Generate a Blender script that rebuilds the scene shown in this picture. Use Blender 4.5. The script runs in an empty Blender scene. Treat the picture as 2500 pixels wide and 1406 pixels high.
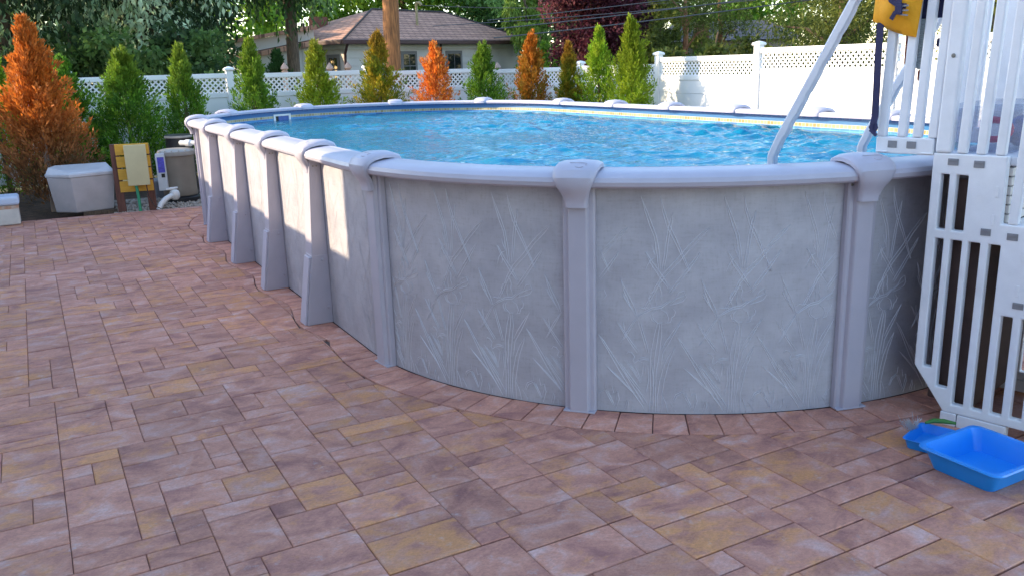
import bpy, bmesh, math, random
import numpy as np
from mathutils import Vector, Matrix
random.seed(7); rng = np.random.default_rng(11)
SC = bpy.context.scene
COL = SC.collection
PI = math.pi

# ------------------------------------------------------------------ camera
cam_d = bpy.data.cameras.new('camera'); cam = bpy.data.objects.new('camera', cam_d); COL.objects.link(cam)
cam_d.sensor_width = 36.0; cam_d.lens = 30.289; cam_d.clip_end = 600; cam_d.clip_start = 0.05
YAW, PITCH, ROLL = 0.50085, 0.25347, -0.0302
fw = Vector((math.sin(YAW)*math.cos(PITCH), math.cos(YAW)*math.cos(PITCH), -math.sin(PITCH)))
rt = Vector((math.cos(YAW), -math.sin(YAW), 0)); up = rt.cross(fw)
c_, s_ = math.cos(ROLL), math.sin(ROLL)
R_ = rt*c_ + up*s_; U_ = up*c_ - rt*s_
m = Matrix((R_, U_, -fw)).transposed().to_4x4(); m.translation = Vector((0, 0, 1.78))
cam.matrix_world = m
SC.camera = cam

# ------------------------------------------------------------------ light
SUN_EL = math.radians(20.0)
to_sun = Vector((-0.866*math.cos(SUN_EL), 0.5*math.cos(SUN_EL), math.sin(SUN_EL)))
sd = bpy.data.lights.new('sun', 'SUN'); sun = bpy.data.objects.new('sun', sd); COL.objects.link(sun)
sd.energy = 2.2; sd.angle = math.radians(0.6); sd.color = (1.0, 0.80, 0.53)
sun.rotation_euler = (-to_sun).to_track_quat('-Z', 'Y').to_euler()
sun.location = (-12, 8, 12)
W = bpy.data.worlds.new('World'); SC.world = W; W.use_nodes = True
nt = W.node_tree; bg = nt.nodes['Background']
sky = nt.nodes.new('ShaderNodeTexSky'); sky.sky_type = 'NISHITA'; sky.sun_disc = False
sky.sun_elevation = SUN_EL; sky.sun_rotation = math.radians(-60.0)
sky.air_density = 1.0; sky.dust_density = 0.5; sky.ozone_density = 1.0
nt.links.new(sky.outputs[0], bg.inputs[0]); bg.inputs[1].default_value = 0.15
vs = SC.view_settings; vs.view_transform = 'Standard'; vs.look = 'None'; vs.exposure = 2.0; vs.gamma = 1.0
SC.cycles.max_bounces = 8; SC.cycles.transparent_max_bounces = 12
SC.cycles.caustics_reflective = False; SC.cycles.caustics_refractive = False

# ------------------------------------------------------------------ materials
def mat(name, col, rough=0.6, var=0.0, scale=8.0, bump=0.0, bscale=60.0, spec=0.5, metal=0.0, col2=None, stretch=(1,1,1), detail=4.0, contrast=(0.3,0.7)):
    M = bpy.data.materials.new(name); M.use_nodes = True
    n = M.node_tree.nodes; l = M.node_tree.links; p = n['Principled BSDF']
    p.inputs['Base Color'].default_value = (*col, 1); p.inputs['Roughness'].default_value = rough
    p.inputs['Metallic'].default_value = metal; p.inputs['Specular IOR Level'].default_value = spec
    tc = n.new('ShaderNodeTexCoord'); mp = n.new('ShaderNodeMapping'); mp.inputs['Scale'].default_value = stretch
    l.new(tc.outputs['Object'], mp.inputs[0])
    if var > 0 or col2:
        t = n.new('ShaderNodeTexNoise'); t.inputs['Scale'].default_value = scale; t.inputs['Detail'].default_value = detail; t.inputs['Roughness'].default_value = 0.62
        l.new(mp.outputs[0], t.inputs['Vector'])
        r = n.new('ShaderNodeValToRGB'); l.new(t.outputs['Fac'], r.inputs[0])
        a = col2 if col2 else tuple(max(0, x*(1-var)) for x in col)
        b = col if col2 else tuple(min(1, x*(1+var)) for x in col)
        r.color_ramp.elements[0].color = (*a, 1); r.color_ramp.elements[1].color = (*b, 1)
        r.color_ramp.elements[0].position = contrast[0]; r.color_ramp.elements[1].position = contrast[1]
        l.new(r.outputs[0], p.inputs['Base Color'])
    if bump > 0:
        t2 = n.new('ShaderNodeTexNoise'); t2.inputs['Scale'].default_value = bscale; t2.inputs['Detail'].default_value = 5
        l.new(mp.outputs[0], t2.inputs['Vector'])
        bm_ = n.new('ShaderNodeBump'); bm_.inputs['Strength'].default_value = bump; bm_.inputs['Distance'].default_value = 0.01
        l.new(t2.outputs['Fac'], bm_.inputs['Height']); l.new(bm_.outputs[0], p.inputs['Normal'])
    return M

MT = {}
MT['resin'] = mat('pool_resin', (0.47, 0.455, 0.54), 0.38, 0.05, 5, 0.06, 140)
MT['steel'] = mat('pool_post_steel', (0.44, 0.415, 0.485), 0.42, 0.05, 5, 0.05, 90)
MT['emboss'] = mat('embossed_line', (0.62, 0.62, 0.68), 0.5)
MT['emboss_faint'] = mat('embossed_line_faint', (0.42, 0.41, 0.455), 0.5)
MT['white'] = mat('white_vinyl', (0.80, 0.80, 0.81), 0.42, 0.03, 3, 0.03, 30)
MT['stepwhite'] = mat('step_resin', (0.76, 0.77, 0.81), 0.45, 0.06, 7, 0.10, 160)
MT['ladder'] = mat('ladder_resin', (0.64, 0.65, 0.70), 0.4, 0.05, 6, 0.05, 90)
MT['clip'] = mat('grey_clip', (0.22, 0.22, 0.24), 0.5, 0.1, 30)
MT['dark'] = mat('dark_gap', (0.02, 0.02, 0.02), 0.8)
MT['screw'] = mat('screw_metal', (0.25, 0.24, 0.22), 0.35, metal=0.8)
MT['sand'] = mat('joint_sand', (0.10, 0.068, 0.06), 0.95, 0.4, 40, 0.4, 200)
MT['soil'] = mat('ground_soil', (0.10, 0.085, 0.05), 0.95, 0.5, 1.5, 0.8, 30, col2=(0.045, 0.06, 0.02))
MT['mulch'] = mat('mulch', (0.07, 0.04, 0.025), 0.95, 0.6, 12, 1.0, 60)
MT['gravelbase'] = mat('gravel_base', (0.28, 0.24, 0.2), 0.95, 0.5, 40, 1.0, 80)
MT['gravel'] = mat('gravel', (0.42, 0.36, 0.30), 0.85, 0.35, 14)
MT['wood_pole'] = mat('pole_wood', (0.215, 0.09, 0.03), 0.85, 0.7, 7, 0.9, 25, stretch=(6, 6, 0.5))
MT['bark'] = mat('bark', (0.11, 0.075, 0.05), 0.95, 0.5, 10, 1.0, 30, stretch=(3, 3, 0.6))
MT['deadbark'] = mat('dead_bark', (0.30, 0.22, 0.17), 0.95, 0.3, 10)
MT['postbrown'] = mat('brown_post', (0.13, 0.055, 0.04), 0.8, 0.3, 10, 0.4, 40, stretch=(4, 4, 0.6))
MT['yellow'] = mat('yellow_board', (0.60, 0.33, 0.035), 0.65, 0.12, 10, 0.3, 60, stretch=(0.5, 3, 3))
MT['ebox'] = mat('beige_enclosure', (0.50, 0.46, 0.27), 0.5, 0.05, 6)
MT['green'] = mat('green_conduit', (0.03, 0.30, 0.16), 0.4)
MT['taupe'] = mat('filter_taupe', (0.27, 0.225, 0.175), 0.35, 0.08, 5, 0.05, 60)
MT['taupelt'] = mat('filter_ring', (0.36, 0.33, 0.29), 0.4, 0.08, 20)
MT['black'] = mat('black_plastic', (0.02, 0.02, 0.022), 0.35)
MT['pvc'] = mat('white_pvc', (0.78, 0.78, 0.76), 0.35)
MT['binwall'] = mat('bin_beige', (0.43, 0.39, 0.385), 0.6, 0.10, 4, 0.1, 40)
MT['binlid'] = mat('bin_lid', (0.55, 0.54, 0.56), 0.55, 0.1, 4)
MT['coolerlid'] = mat('cooler_lid', (0.50, 0.56, 0.68), 0.5, 0.06, 6)
MT['blueplastic'] = mat('blue_plastic', (0.01, 0.26, 0.80), 0.3, 0.04, 10)
MT['jacket'] = mat('jacket_yellow', (0.75, 0.33, 0.004), 0.7, 0.08, 12, 0.25, 60)
MT['navy'] = mat('navy_webbing', (0.018, 0.018, 0.075), 0.7, 0.2, 60, 0.3, 200)
MT['darkred'] = mat('dark_red_fabric', (0.16, 0.012, 0.012), 0.75)
MT['greyfab'] = mat('grey_print_fabric', (0.38, 0.42, 0.42), 0.75, 0.5, 60, stretch=(1, 1, 6))
MT['pink'] = mat('pink_plastic', (0.65, 0.03, 0.13), 0.3)
MT['bluebag'] = mat('blue_bag', (0.05, 0.11, 0.35), 0.45, 0.4, 10)
MT['winframe'] = mat('window_frame_grey', (0.20, 0.18, 0.17), 0.6)
MT['maroon'] = mat('gutter_maroon', (0.075, 0.03, 0.03), 0.45)
MT['pinetrunk'] = mat('pine_trunk', (0.32, 0.15, 0.08), 0.9, 0.4, 6, 0.8, 20)
MT['wire'] = mat('cable', (0.10, 0.10, 0.11), 0.6)
MT['mast'] = mat('service_mast', (0.30, 0.24, 0.12), 0.5, 0.2, 6)
MT['brick'] = mat('chimney_brick', (0.16, 0.06, 0.04), 0.9, 0.3, 20)
MT['finial'] = mat('finial_stone', (0.33, 0.24, 0.20), 0.7)
MT['sand_lt'] = mat('beige_siding', (0.66, 0.61, 0.56), 0.7, 0.04, 2)
MT['whitewall'] = mat('white_siding', (0.70, 0.70, 0.70), 0.65, 0.03, 2)
MT['bristle'] = mat('brush_bristle', (0.42, 0.40, 0.40), 0.6)
MT['brightgreen'] = mat('green_handle', (0.05, 0.20, 0.03), 0.5)

def glass_mat():
    M = bpy.data.materials.new('window_glass'); M.use_nodes = True
    p = M.node_tree.nodes['Principled BSDF']; p.inputs['Base Color'].default_value = (0.015, 0.02, 0.022, 1)
    p.inputs['Roughness'].default_value = 0.06; p.inputs['Specular IOR Level'].default_value = 0.8
    return M
MT['glass'] = glass_mat()

def clear_mat():
    M = bpy.data.materials.new('clear_plastic'); M.use_nodes = True; n = M.node_tree.nodes; l = M.node_tree.links
    p = n['Principled BSDF']; p.inputs['Base Color'].default_value = (0.62, 0.62, 0.66, 1); p.inputs['Roughness'].default_value = 0.25
    t = n.new('ShaderNodeBsdfTransparent'); t.inputs[0].default_value = (0.86, 0.88, 0.92, 1)
    x = n.new('ShaderNodeMixShader'); x.inputs[0].default_value = 0.14
    l.new(t.outputs[0], x.inputs[1]); l.new(p.outputs[0], x.inputs[2]); l.new(x.outputs[0], n['Material Output'].inputs[0])
    return M
MT['clear'] = clear_mat()

def wall_print():
    M = mat('pool_wall_print', (0.50, 0.50, 0.52), 0.48)
    n = M.node_tree.nodes; l = M.node_tree.links; p = n['Principled BSDF']
    uv = n.new('ShaderNodeUVMap'); uv.uv_map = 'UVMap'
    def noise(sc, sx, sy, det, off):
        mp = n.new('ShaderNodeMapping'); mp.inputs['Scale'].default_value = (sx, sy, 1); mp.inputs['Location'].default_value = (off, off, 0)
        l.new(uv.outputs[0], mp.inputs[0])
        t = n.new('ShaderNodeTexNoise'); t.inputs['Scale'].default_value = sc; t.inputs['Detail'].default_value = det; t.inputs['Roughness'].default_value = 0.6
        l.new(mp.outputs[0], t.inputs['Vector']); return t
    a = noise(5, 1, 1.2, 5, 0); b = noise(14, 1, 6, 3, 4); b2 = noise(14, 6, 1, 3, 9)
    r = n.new('ShaderNodeValToRGB'); l.new(a.outputs['Fac'], r.inputs[0])
    r.color_ramp.elements[0].position = 0.3; r.color_ramp.elements[0].color = (0.36, 0.345, 0.385, 1)
    r.color_ramp.elements[1].position = 0.72; r.color_ramp.elements[1].color = (0.475, 0.465, 0.505, 1)
    add = n.new('ShaderNodeMath'); add.operation = 'ADD'; l.new(b.outputs['Fac'], add.inputs[0]); l.new(b2.outputs['Fac'], add.inputs[1])
    r2 = n.new('ShaderNodeValToRGB'); l.new(add.outputs[0], r2.inputs[0])
    r2.color_ramp.elements[0].position = 0.7; r2.color_ramp.elements[0].color = (0.90, 0.89, 0.88, 1)
    r2.color_ramp.elements[1].position = 1.3; r2.color_ramp.elements[1].color = (1.04, 1.04, 1.05, 1)
    mx = n.new('ShaderNodeMix'); mx.data_type = 'RGBA'; mx.blend_type = 'MULTIPLY'; mx.inputs[0].default_value = 1
    l.new(r.outputs[0], mx.inputs[6]); l.new(r2.outputs[0], mx.inputs[7]); l.new(mx.outputs[2], p.inputs['Base Color'])
    bp = n.new('ShaderNodeBump'); bp.inputs['Strength'].default_value = 0.12; bp.inputs['Distance'].default_value = 0.004
    g = noise(120, 1, 1, 3, 2); l.new(g.outputs['Fac'], bp.inputs['Height']); l.new(bp.outputs[0], p.inputs['Normal'])
    return M
MT['wallprint'] = wall_print()

def paver_mat():
    M = bpy.data.materials.new('paver_stone'); M.use_nodes = True; n = M.node_tree.nodes; l = M.node_tree.links; p = n['Principled BSDF']
    p.inputs['Roughness'].default_value = 0.72; p.inputs['Specular IOR Level'].default_value = 0.35
    g = n.new('ShaderNodeNewGeometry'); at = n.new('ShaderNodeAttribute'); at.attribute_name = 'tone'
    comb = n.new('ShaderNodeVectorMath'); comb.operation = 'MULTIPLY'; comb.inputs[1].default_value = (37, 91, 53)
    l.new(at.outputs['Color'], comb.inputs[0])
    ad = n.new('ShaderNodeVectorMath'); ad.operation = 'ADD'; l.new(g.outputs['Position'], ad.inputs[0]); l.new(comb.outputs[0], ad.inputs[1])
    mp = n.new('ShaderNodeMapping'); mp.inputs['Rotation'].default_value = (0, 0, 0.5); mp.inputs['Scale'].default_value = (1, 1.35, 1); l.new(ad.outputs[0], mp.inputs[0])
    sep = n.new('ShaderNodeSeparateColor'); l.new(at.outputs['Color'], sep.inputs[0])
    def noise(sc, det=5, rg=0.62):
        t = n.new('ShaderNodeTexNoise'); t.inputs['Scale'].default_value = sc; t.inputs['Detail'].default_value = det; t.inputs['Roughness'].default_value = rg
        t.inputs['Distortion'].default_value = 0.6; l.new(mp.outputs[0], t.inputs['Vector']); return t
    a = noise(4.5); b = noise(7.0); c = noise(70, 5, 0.75)
    # pink-red to purple-grey
    r1 = n.new('ShaderNodeValToRGB'); l.new(a.outputs['Fac'], r1.inputs[0])
    e = r1.color_ramp.elements; e[0].position = 0.32; e[0].color = (0.31, 0.135, 0.115, 1); e[1].position = 0.74; e[1].color = (0.57, 0.375, 0.345, 1)
    k = e.new(0.52); k.color = (0.52, 0.245, 0.175, 1)
    # ochre amount: noise shifted by tone.r
    mm = n.new('ShaderNodeMath'); mm.operation = 'ADD'; l.new(b.outputs['Fac'], mm.inputs[0])
    mr = n.new('ShaderNodeMapRange'); mr.inputs['To Min'].default_value = -0.16; mr.inputs['To Max'].default_value = 0.07; l.new(sep.outputs[0], mr.inputs[0]); l.new(mr.outputs[0], mm.inputs[1])
    rr = n.new('ShaderNodeValToRGB'); l.new(mm.outputs[0], rr.inputs[0]); rr.color_ramp.elements[0].position = 0.46; rr.color_ramp.elements[1].position = 0.66; rr.color_ramp.elements[1].color = (0.85, 0.85, 0.85, 1)
    mx = n.new('ShaderNodeMix'); mx.data_type = 'RGBA'; l.new(rr.outputs[0], mx.inputs[0]); l.new(r1.outputs[0], mx.inputs[6]); mx.inputs[7].default_value = (0.62, 0.285, 0.115, 1)
    # brightness per paver
    br = n.new('ShaderNodeMapRange'); br.inputs['To Min'].default_value = 0.86; br.inputs['To Max'].default_value = 1.12; br.clamp = False; l.new(sep.outputs[1], br.inputs[0])
    fine = n.new('ShaderNodeMapRange'); fine.inputs['From Min'].default_value = 0.3; fine.inputs['From Max'].default_value = 0.7; fine.inputs['To Min'].default_value = 0.78; fine.inputs['To Max'].default_value = 1.2; l.new(c.outputs['Fac'], fine.inputs[0])
    mu = n.new('ShaderNodeMath'); mu.operation = 'MULTIPLY'; l.new(br.outputs[0], mu.inputs[0]); l.new(fine.outputs[0], mu.inputs[1])
    hs = n.new('ShaderNodeMix'); hs.data_type = 'RGBA'; hs.blend_type = 'MULTIPLY'; hs.inputs[0].default_value = 1; l.new(mx.outputs[2], hs.inputs[6]); l.new(mu.outputs[0], hs.inputs[7])
    # pale efflorescence specks
    w = n.new('ShaderNodeTexNoise'); w.inputs['Scale'].default_value = 9; w.inputs['Detail'].default_value = 8; w.inputs['Roughness'].default_value = 0.75; l.new(g.outputs['Position'], w.inputs['Vector'])
    wr = n.new('ShaderNodeValToRGB'); l.new(w.outputs['Fac'], wr.inputs[0]); wr.color_ramp.elements[0].position = 0.585; wr.color_ramp.elements[1].position = 0.74; wr.color_ramp.elements[1].color = (0.6, 0.6, 0.6, 1)
    m2 = n.new('ShaderNodeMix'); m2.data_type = 'RGBA'; l.new(wr.outputs[0], m2.inputs[0]); l.new(hs.outputs[2], m2.inputs[6]); m2.inputs[7].default_value = (0.52, 0.50, 0.52, 1)
    l.new(m2.outputs[2], p.inputs['Base Color'])
    bp = n.new('ShaderNodeBump'); bp.inputs['Strength'].default_value = 0.55; bp.inputs['Distance'].default_value = 0.012
    h = n.new('ShaderNodeMath'); h.operation = 'MULTIPLY_ADD'; h.inputs[1].default_value = 0.25; l.new(c.outputs['Fac'], h.inputs[0]); l.new(a.outputs['Fac'], h.inputs[2])
    l.new(h.outputs[0], bp.inputs['Height']); l.new(bp.outputs[0], p.inputs['Normal'])
    return M
MT['paver'] = paver_mat()

def liner_mat():
    M = bpy.data.materials.new('liner_print'); M.use_nodes = True; n = M.node_tree.nodes; l = M.node_tree.links; p = n['Principled BSDF']
    p.inputs['Roughness'].default_value = 0.4
    uv = n.new('ShaderNodeUVMap'); uv.uv_map = 'UVMap'; sx = n.new('ShaderNodeSeparateXYZ'); l.new(uv.outputs[0], sx.inputs[0])
    g = n.new('ShaderNodeNewGeometry')
    t = n.new('ShaderNodeTexNoise'); t.inputs['Scale'].default_value = 2.2; t.inputs['Detail'].default_value = 5; t.inputs['Distortion'].default_value = 1.0; l.new(g.outputs['Position'], t.inputs['Vector'])
    base = n.new('ShaderNodeValToRGB'); l.new(t.outputs['Fac'], base.inputs[0])
    base.color_ramp.elements[0].position = 0.35; base.color_ramp.elements[0].color = (0.02, 0.30, 0.72, 1)
    base.color_ramp.elements[1].position = 0.68; base.color_ramp.elements[1].color = (0.10, 0.60, 0.85, 1)
    # tile band: squares of cream and tan
    def sq(col1, col2, mort, wdt, hgt, off=0.0):
        b = n.new('ShaderNodeTexBrick'); b.offset = off; b.inputs['Color1'].default_value = (*col1, 1); b.inputs['Color2'].default_value = (*col2, 1); b.inputs['Mortar'].default_value = (*mort, 1)
        b.inputs['Scale'].default_value = 1; b.inputs['Mortar Size'].default_value = 0.004; b.inputs['Brick Width'].default_value = wdt; b.inputs['Row Height'].default_value = hgt
        l.new(uv.outputs[0], b.inputs['Vector']); return b
    b1 = sq((0.50, 0.43, 0.24), (0.30, 0.20, 0.06), (0.42, 0.46, 0.42), 0.045, 0.0374)
    b2 = sq((0.02, 0.09, 0.30), (0.05, 0.25, 0.50), (0.03, 0.12, 0.33), 0.02, 0.02, 0.5)
    b3 = sq((0.05, 0.24, 0.50), (0.03, 0.14, 0.40), (0.10, 0.33, 0.55), 0.11, 0.05)
    def step(lo, hi):
        a = n.new('ShaderNodeMath'); a.operation = 'GREATER_THAN'; a.inputs[1].default_value = lo; l.new(sx.outputs[1], a.inputs[0])
        b = n.new('ShaderNodeMath'); b.operation = 'LESS_THAN'; b.inputs[1].default_value = hi; l.new(sx.outputs[1], b.inputs[0])
        c = n.new('ShaderNodeMath'); c.operation = 'MULTIPLY'; l.new(a.outputs[0], c.inputs[0]); l.new(b.outputs[0], c.inputs[1]); return c
    def mix(fac, A, B):
        x = n.new('ShaderNodeMix'); x.data_type = 'RGBA'; l.new(fac, x.inputs[0]); l.new(A, x.inputs[6])
        if isinstance(B, tuple): x.inputs[7].default_value = (*B, 1)
        else: l.new(B, x.inputs[7])
        return x.outputs[2]
    o = base.outputs[0]
    o = mix(step(1.06, 1.122).outputs[0], o, b3.outputs[0])
    o = mix(step(1.122, 1.160).outputs[0], o, b1.outputs[0])
    o = mix(step(1.160, 1.200).outputs[0], o, (0.03, 0.15, 0.36))
    o = mix(step(1.200, 1.25).outputs[0], o, b2.outputs[0])
    l.new(o, p.inputs['Base Color'])
    return M
MT['liner'] = liner_mat()

def water_mat():
    M = bpy.data.materials.new('pool_water'); M.use_nodes = True; n = M.node_tree.nodes; l = M.node_tree.links
    n.remove(n['Principled BSDF'])
    g = n.new('ShaderNodeNewGeometry')
    mp = n.new('ShaderNodeMapping'); mp.inputs['Rotation'].default_value = (0, 0, 0.5); mp.inputs['Scale'].default_value = (0.8, 1.5, 1); l.new(g.outputs['Position'], mp.inputs[0])
    a = n.new('ShaderNodeTexNoise'); a.inputs['Scale'].default_value = 9; a.inputs['Detail'].default_value = 3; a.inputs['Distortion'].default_value = 0.8; l.new(mp.outputs[0], a.inputs['Vector'])
    b = n.new('ShaderNodeTexNoise'); b.inputs['Scale'].default_value = 30; b.inputs['Detail'].default_value = 3; b.inputs['Distortion'].default_value = 0.6; l.new(mp.outputs[0], b.inputs['Vector'])
    h = n.new('ShaderNodeMath'); h.operation = 'MULTIPLY_ADD'; h.inputs[1].default_value = 0.5; l.new(b.outputs['Fac'], h.inputs[0]); l.new(a.outputs['Fac'], h.inputs[2])
    bp = n.new('ShaderNodeBump'); bp.inputs['Strength'].default_value = 1.0; bp.inputs['Distance'].default_value = 0.012; l.new(h.outputs[0], bp.inputs['Height'])
    fr = n.new('ShaderNodeFresnel'); fr.inputs['IOR'].default_value = 1.28; l.new(bp.outputs[0], fr.inputs['Normal'])
    gl = n.new('ShaderNodeBsdfGlossy'); gl.inputs['Roughness'].default_value = 0.01; l.new(bp.outputs[0], gl.inputs['Normal'])
    tr = n.new('ShaderNodeBsdfTransparent'); tr.inputs[0].default_value = (0.80, 0.96, 1.0, 1)
    df = n.new('ShaderNodeBsdfDiffuse'); df.inputs[0].default_value = (0.012, 0.51, 0.77, 1); l.new(bp.outputs[0], df.inputs['Normal'])
    body = n.new('ShaderNodeMixShader'); body.inputs[0].default_value = 0.30; l.new(tr.outputs[0], body.inputs[1]); l.new(df.outputs[0], body.inputs[2])
    x = n.new('ShaderNodeMixShader'); l.new(fr.outputs[0], x.inputs[0]); l.new(body.outputs[0], x.inputs[1]); l.new(gl.outputs[0], x.inputs[2])
    l.new(x.outputs[0], n['Material Output'].inputs[0])
    return M
MT['water'] = water_mat()

def leaf_mat(name, trans=0.5, rough=0.55):
    M = bpy.data.materials.new(name); M.use_nodes = True; n = M.node_tree.nodes; l = M.node_tree.links; p = n['Principled BSDF']
    at = n.new('ShaderNodeAttribute'); at.attribute_name = 'col'; l.new(at.outputs['Color'], p.inputs['Base Color']); p.inputs['Roughness'].default_value = rough; p.inputs['Specular IOR Level'].default_value = 0.3
    t = n.new('ShaderNodeBsdfTranslucent'); l.new(at.outputs['Color'], t.inputs[0])
    x = n.new('ShaderNodeMixShader'); x.inputs[0].default_value = trans; l.new(p.outputs[0], x.inputs[1]); l.new(t.outputs[0], x.inputs[2]); l.new(x.outputs[0], n['Material Output'].inputs[0])
    return M
MT['leaf'] = leaf_mat('foliage'); MT['needle'] = leaf_mat('needle_foliage', 0.42, 0.65)

def shingle_mat(name, c1, c2):
    M = bpy.data.materials.new(name); M.use_nodes = True; n = M.node_tree.nodes; l = M.node_tree.links; p = n['Principled BSDF']; p.inputs['Roughness'].default_value = 0.9
    uv = n.new('ShaderNodeUVMap'); uv.uv_map = 'UVMap'
    b = n.new('ShaderNodeTexBrick'); b.inputs['Color1'].default_value = (*c1, 1); b.inputs['Color2'].default_value = (*c2, 1); b.inputs['Mortar'].default_value = tuple(x*0.45 for x in c2)+(1,)
    b.inputs['Scale'].default_value = 1; b.inputs['Brick Width'].default_value = 0.34; b.inputs['Row Height'].default_value = 0.16; b.inputs['Mortar Size'].default_value = 0.018
    l.new(uv.outputs[0], b.inputs['Vector']); l.new(b.outputs[0], p.inputs['Base Color'])
    return M
MT['shingle'] = shingle_mat('roof_shingle_brown', (0.56, 0.31, 0.215), (0.40, 0.215, 0.15))
MT['shingle2'] = shingle_mat('roof_shingle_grey', (0.17, 0.14, 0.14), (0.12, 0.10, 0.10))

# ------------------------------------------------------------------ helpers
class MB:
    def __init__(s): s.v = []; s.f = []
    def add(s, vs, fs):
        o = len(s.v); s.v += [tuple(q) for q in vs]; s.f += [tuple(o+i for i in f) for f in fs]; return s
    def box(s, x0, x1, y0, y1, z0, z1, fn=None):
        vs = [(x, y, z) for z in (z0, z1) for (x, y) in ((x0, y0), (x1, y0), (x1, y1), (x0, y1))]
        if fn: vs = [fn(*q) for q in vs]
        return s.add(vs, [(3, 2, 1, 0), (4, 5, 6, 7), (0, 1, 5, 4), (1, 2, 6, 5), (2, 3, 7, 6), (3, 0, 4, 7)])
    def loft(s, rings, closed=True, caps=True, loop=False):
        n = len(rings[0]); o = len(s.v)
        for r in rings: s.v += [tuple(q) for q in r]
        k = len(rings)
        for i in range(k if loop else k-1):
            j = (i+1) % k
            for a in range(n if closed else n-1):
                b = (a+1) % n
                s.f.append((o+i*n+a, o+i*n+b, o+j*n+b, o+j*n+a))
        if caps and closed and not loop:
            s.f.append(tuple(o+a for a in range(n-1, -1, -1))); s.f.append(tuple(o+(k-1)*n+a for a in range(n)))
        return s
    def tube(s, pts, rad, n=10, caps=True):
        pts = [Vector(p) for p in pts]; rings = []
        rads = rad if isinstance(rad, (list, tuple)) else [rad]*len(pts)
        t0 = (pts[1]-pts[0]).normalized(); ref = Vector((0, 0, 1)) if abs(t0.z) < 0.9 else Vector((1, 0, 0))
        x = t0.cross(ref).normalized()
        for i, p in enumerate(pts):
            t = (pts[min(i+1, len(pts)-1)]-pts[max(i-1, 0)]).normalized()
            x = (x - t*x.dot(t)).normalized(); y = t.cross(x)
            rings.append([p+(x*math.cos(2*PI*a/n)+y*math.sin(2*PI*a/n))*rads[i] for a in range(n)])
        return s.loft(rings, True, caps)
    def prism(s, poly, fn, d0, d1):
        n = len(poly); vs = [fn(a, b, d0) for a, b in poly]+[fn(a, b, d1) for a, b in poly]
        return s.add(vs, [tuple(range(n-1, -1, -1)), tuple(range(n, 2*n))]+[(i, (i+1) % n, n+(i+1) % n, n+i) for i in range(n)])

def setprops(o, label=None, cat=None, group=None, kind=None):
    if label: o['label'] = label
    if cat: o['category'] = cat
    if group: o['group'] = group
    if kind: o['kind'] = kind
    return o
def ob(name, mb, material, parent=None, smooth=False, bevel=0.0, seg=2, uv=None, angle=40, **kw):
    me = bpy.data.meshes.new(name)
    me.from_pydata(mb.v, [], mb.f); me.update()
    if uv is not None:
        L = me.uv_layers.new(name='UVMap'); idx = np.zeros(len(me.loops), dtype=np.int32); me.loops.foreach_get('vertex_index', idx)
        L.data.foreach_set('uv', np.asarray(uv, dtype=np.float32)[idx].ravel())
    bmm = bmesh.new(); bmm.from_mesh(me); bmesh.ops.recalc_face_normals(bmm, faces=bmm.faces); bmm.to_mesh(me); bmm.free()
    me.materials.append(MT[material] if isinstance(material, str) else material)
    o = bpy.data.objects.new(name, me); COL.objects.link(o)
    if smooth:
        me.polygons.foreach_set('use_smooth', [True]*len(me.polygons)); me.set_sharp_from_angle(angle=math.radians(angle))
    if bevel > 0:
        b = o.modifiers.new('bevel', 'BEVEL'); b.width = bevel; b.segments = seg; b.limit_method = 'ANGLE'; b.angle_limit = math.radians(35)
    if parent is not None:
        o.parent = parent
        if parent.type == 'EMPTY' or True:
            o.matrix_parent_inverse = parent_inv(parent)
    setprops(o, **kw); return o
def world_of(o):
    M = o.matrix_basis.copy()
    if o.parent: M = world_of(o.parent) @ o.matrix_parent_inverse @ M
    return M
def parent_inv(p): return world_of(p).inverted()
def empty(name, loc, label=None, cat=None, group=None, kind=None):
    o = bpy.data.objects.new(name, None); COL.objects.link(o); o.location = loc; o.empty_display_size = 0.1
    return setprops(o, label, cat, group, kind)
def leafmesh(name, P, D, Wd, ln, wd, col, material, parent):
    """one rhombic leaf for each row: P base, D direction, Wd side vector"""
    n = len(P); D = D/np.linalg.norm(D, axis=1, keepdims=True)
    S = np.cross(D, Wd); S /= (np.linalg.norm(S, axis=1, keepdims=True)+1e-9); N = np.cross(S, D)
    ln = ln[:, None]; wd = wd[:, None]
    mid = P + D*ln*0.45
    V = np.empty((n, 4, 3)); V[:, 0] = P; V[:, 1] = mid + S*wd + N*wd*0.25; V[:, 2] = P + D*ln; V[:, 3] = mid - S*wd + N*wd*0.25
    me = bpy.data.meshes.new(name); me.vertices.add(4*n); me.vertices.foreach_set('co', V.ravel())
    me.loops.add(4*n); me.loops.foreach_set('vertex_index', np.arange(4*n, dtype=np.int32)); me.polygons.add(n)
    me.polygons.foreach_set('loop_start', np.arange(0, 4*n, 4, dtype=np.int32)); me.polygons.foreach_set('loop_total', np.full(n, 4, dtype=np.int32))
    ca = me.attributes.new('col', 'FLOAT_COLOR', 'POINT'); cc = np.ones((n, 4, 4)); cc[:, :, :3] = col[:, None, :]; ca.data.foreach_set('color', cc.ravel())
    me.update(calc_edges=True); me.materials.append(MT[material])
    o = bpy.data.objects.new(name, me); COL.objects.link(o); o.parent = parent; o.matrix_parent_inverse = parent_inv(parent)
    return o
def unit(n):
    v = rng.normal(size=(n, 3)); return v/np.linalg.norm(v, axis=1, keepdims=True)

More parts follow.
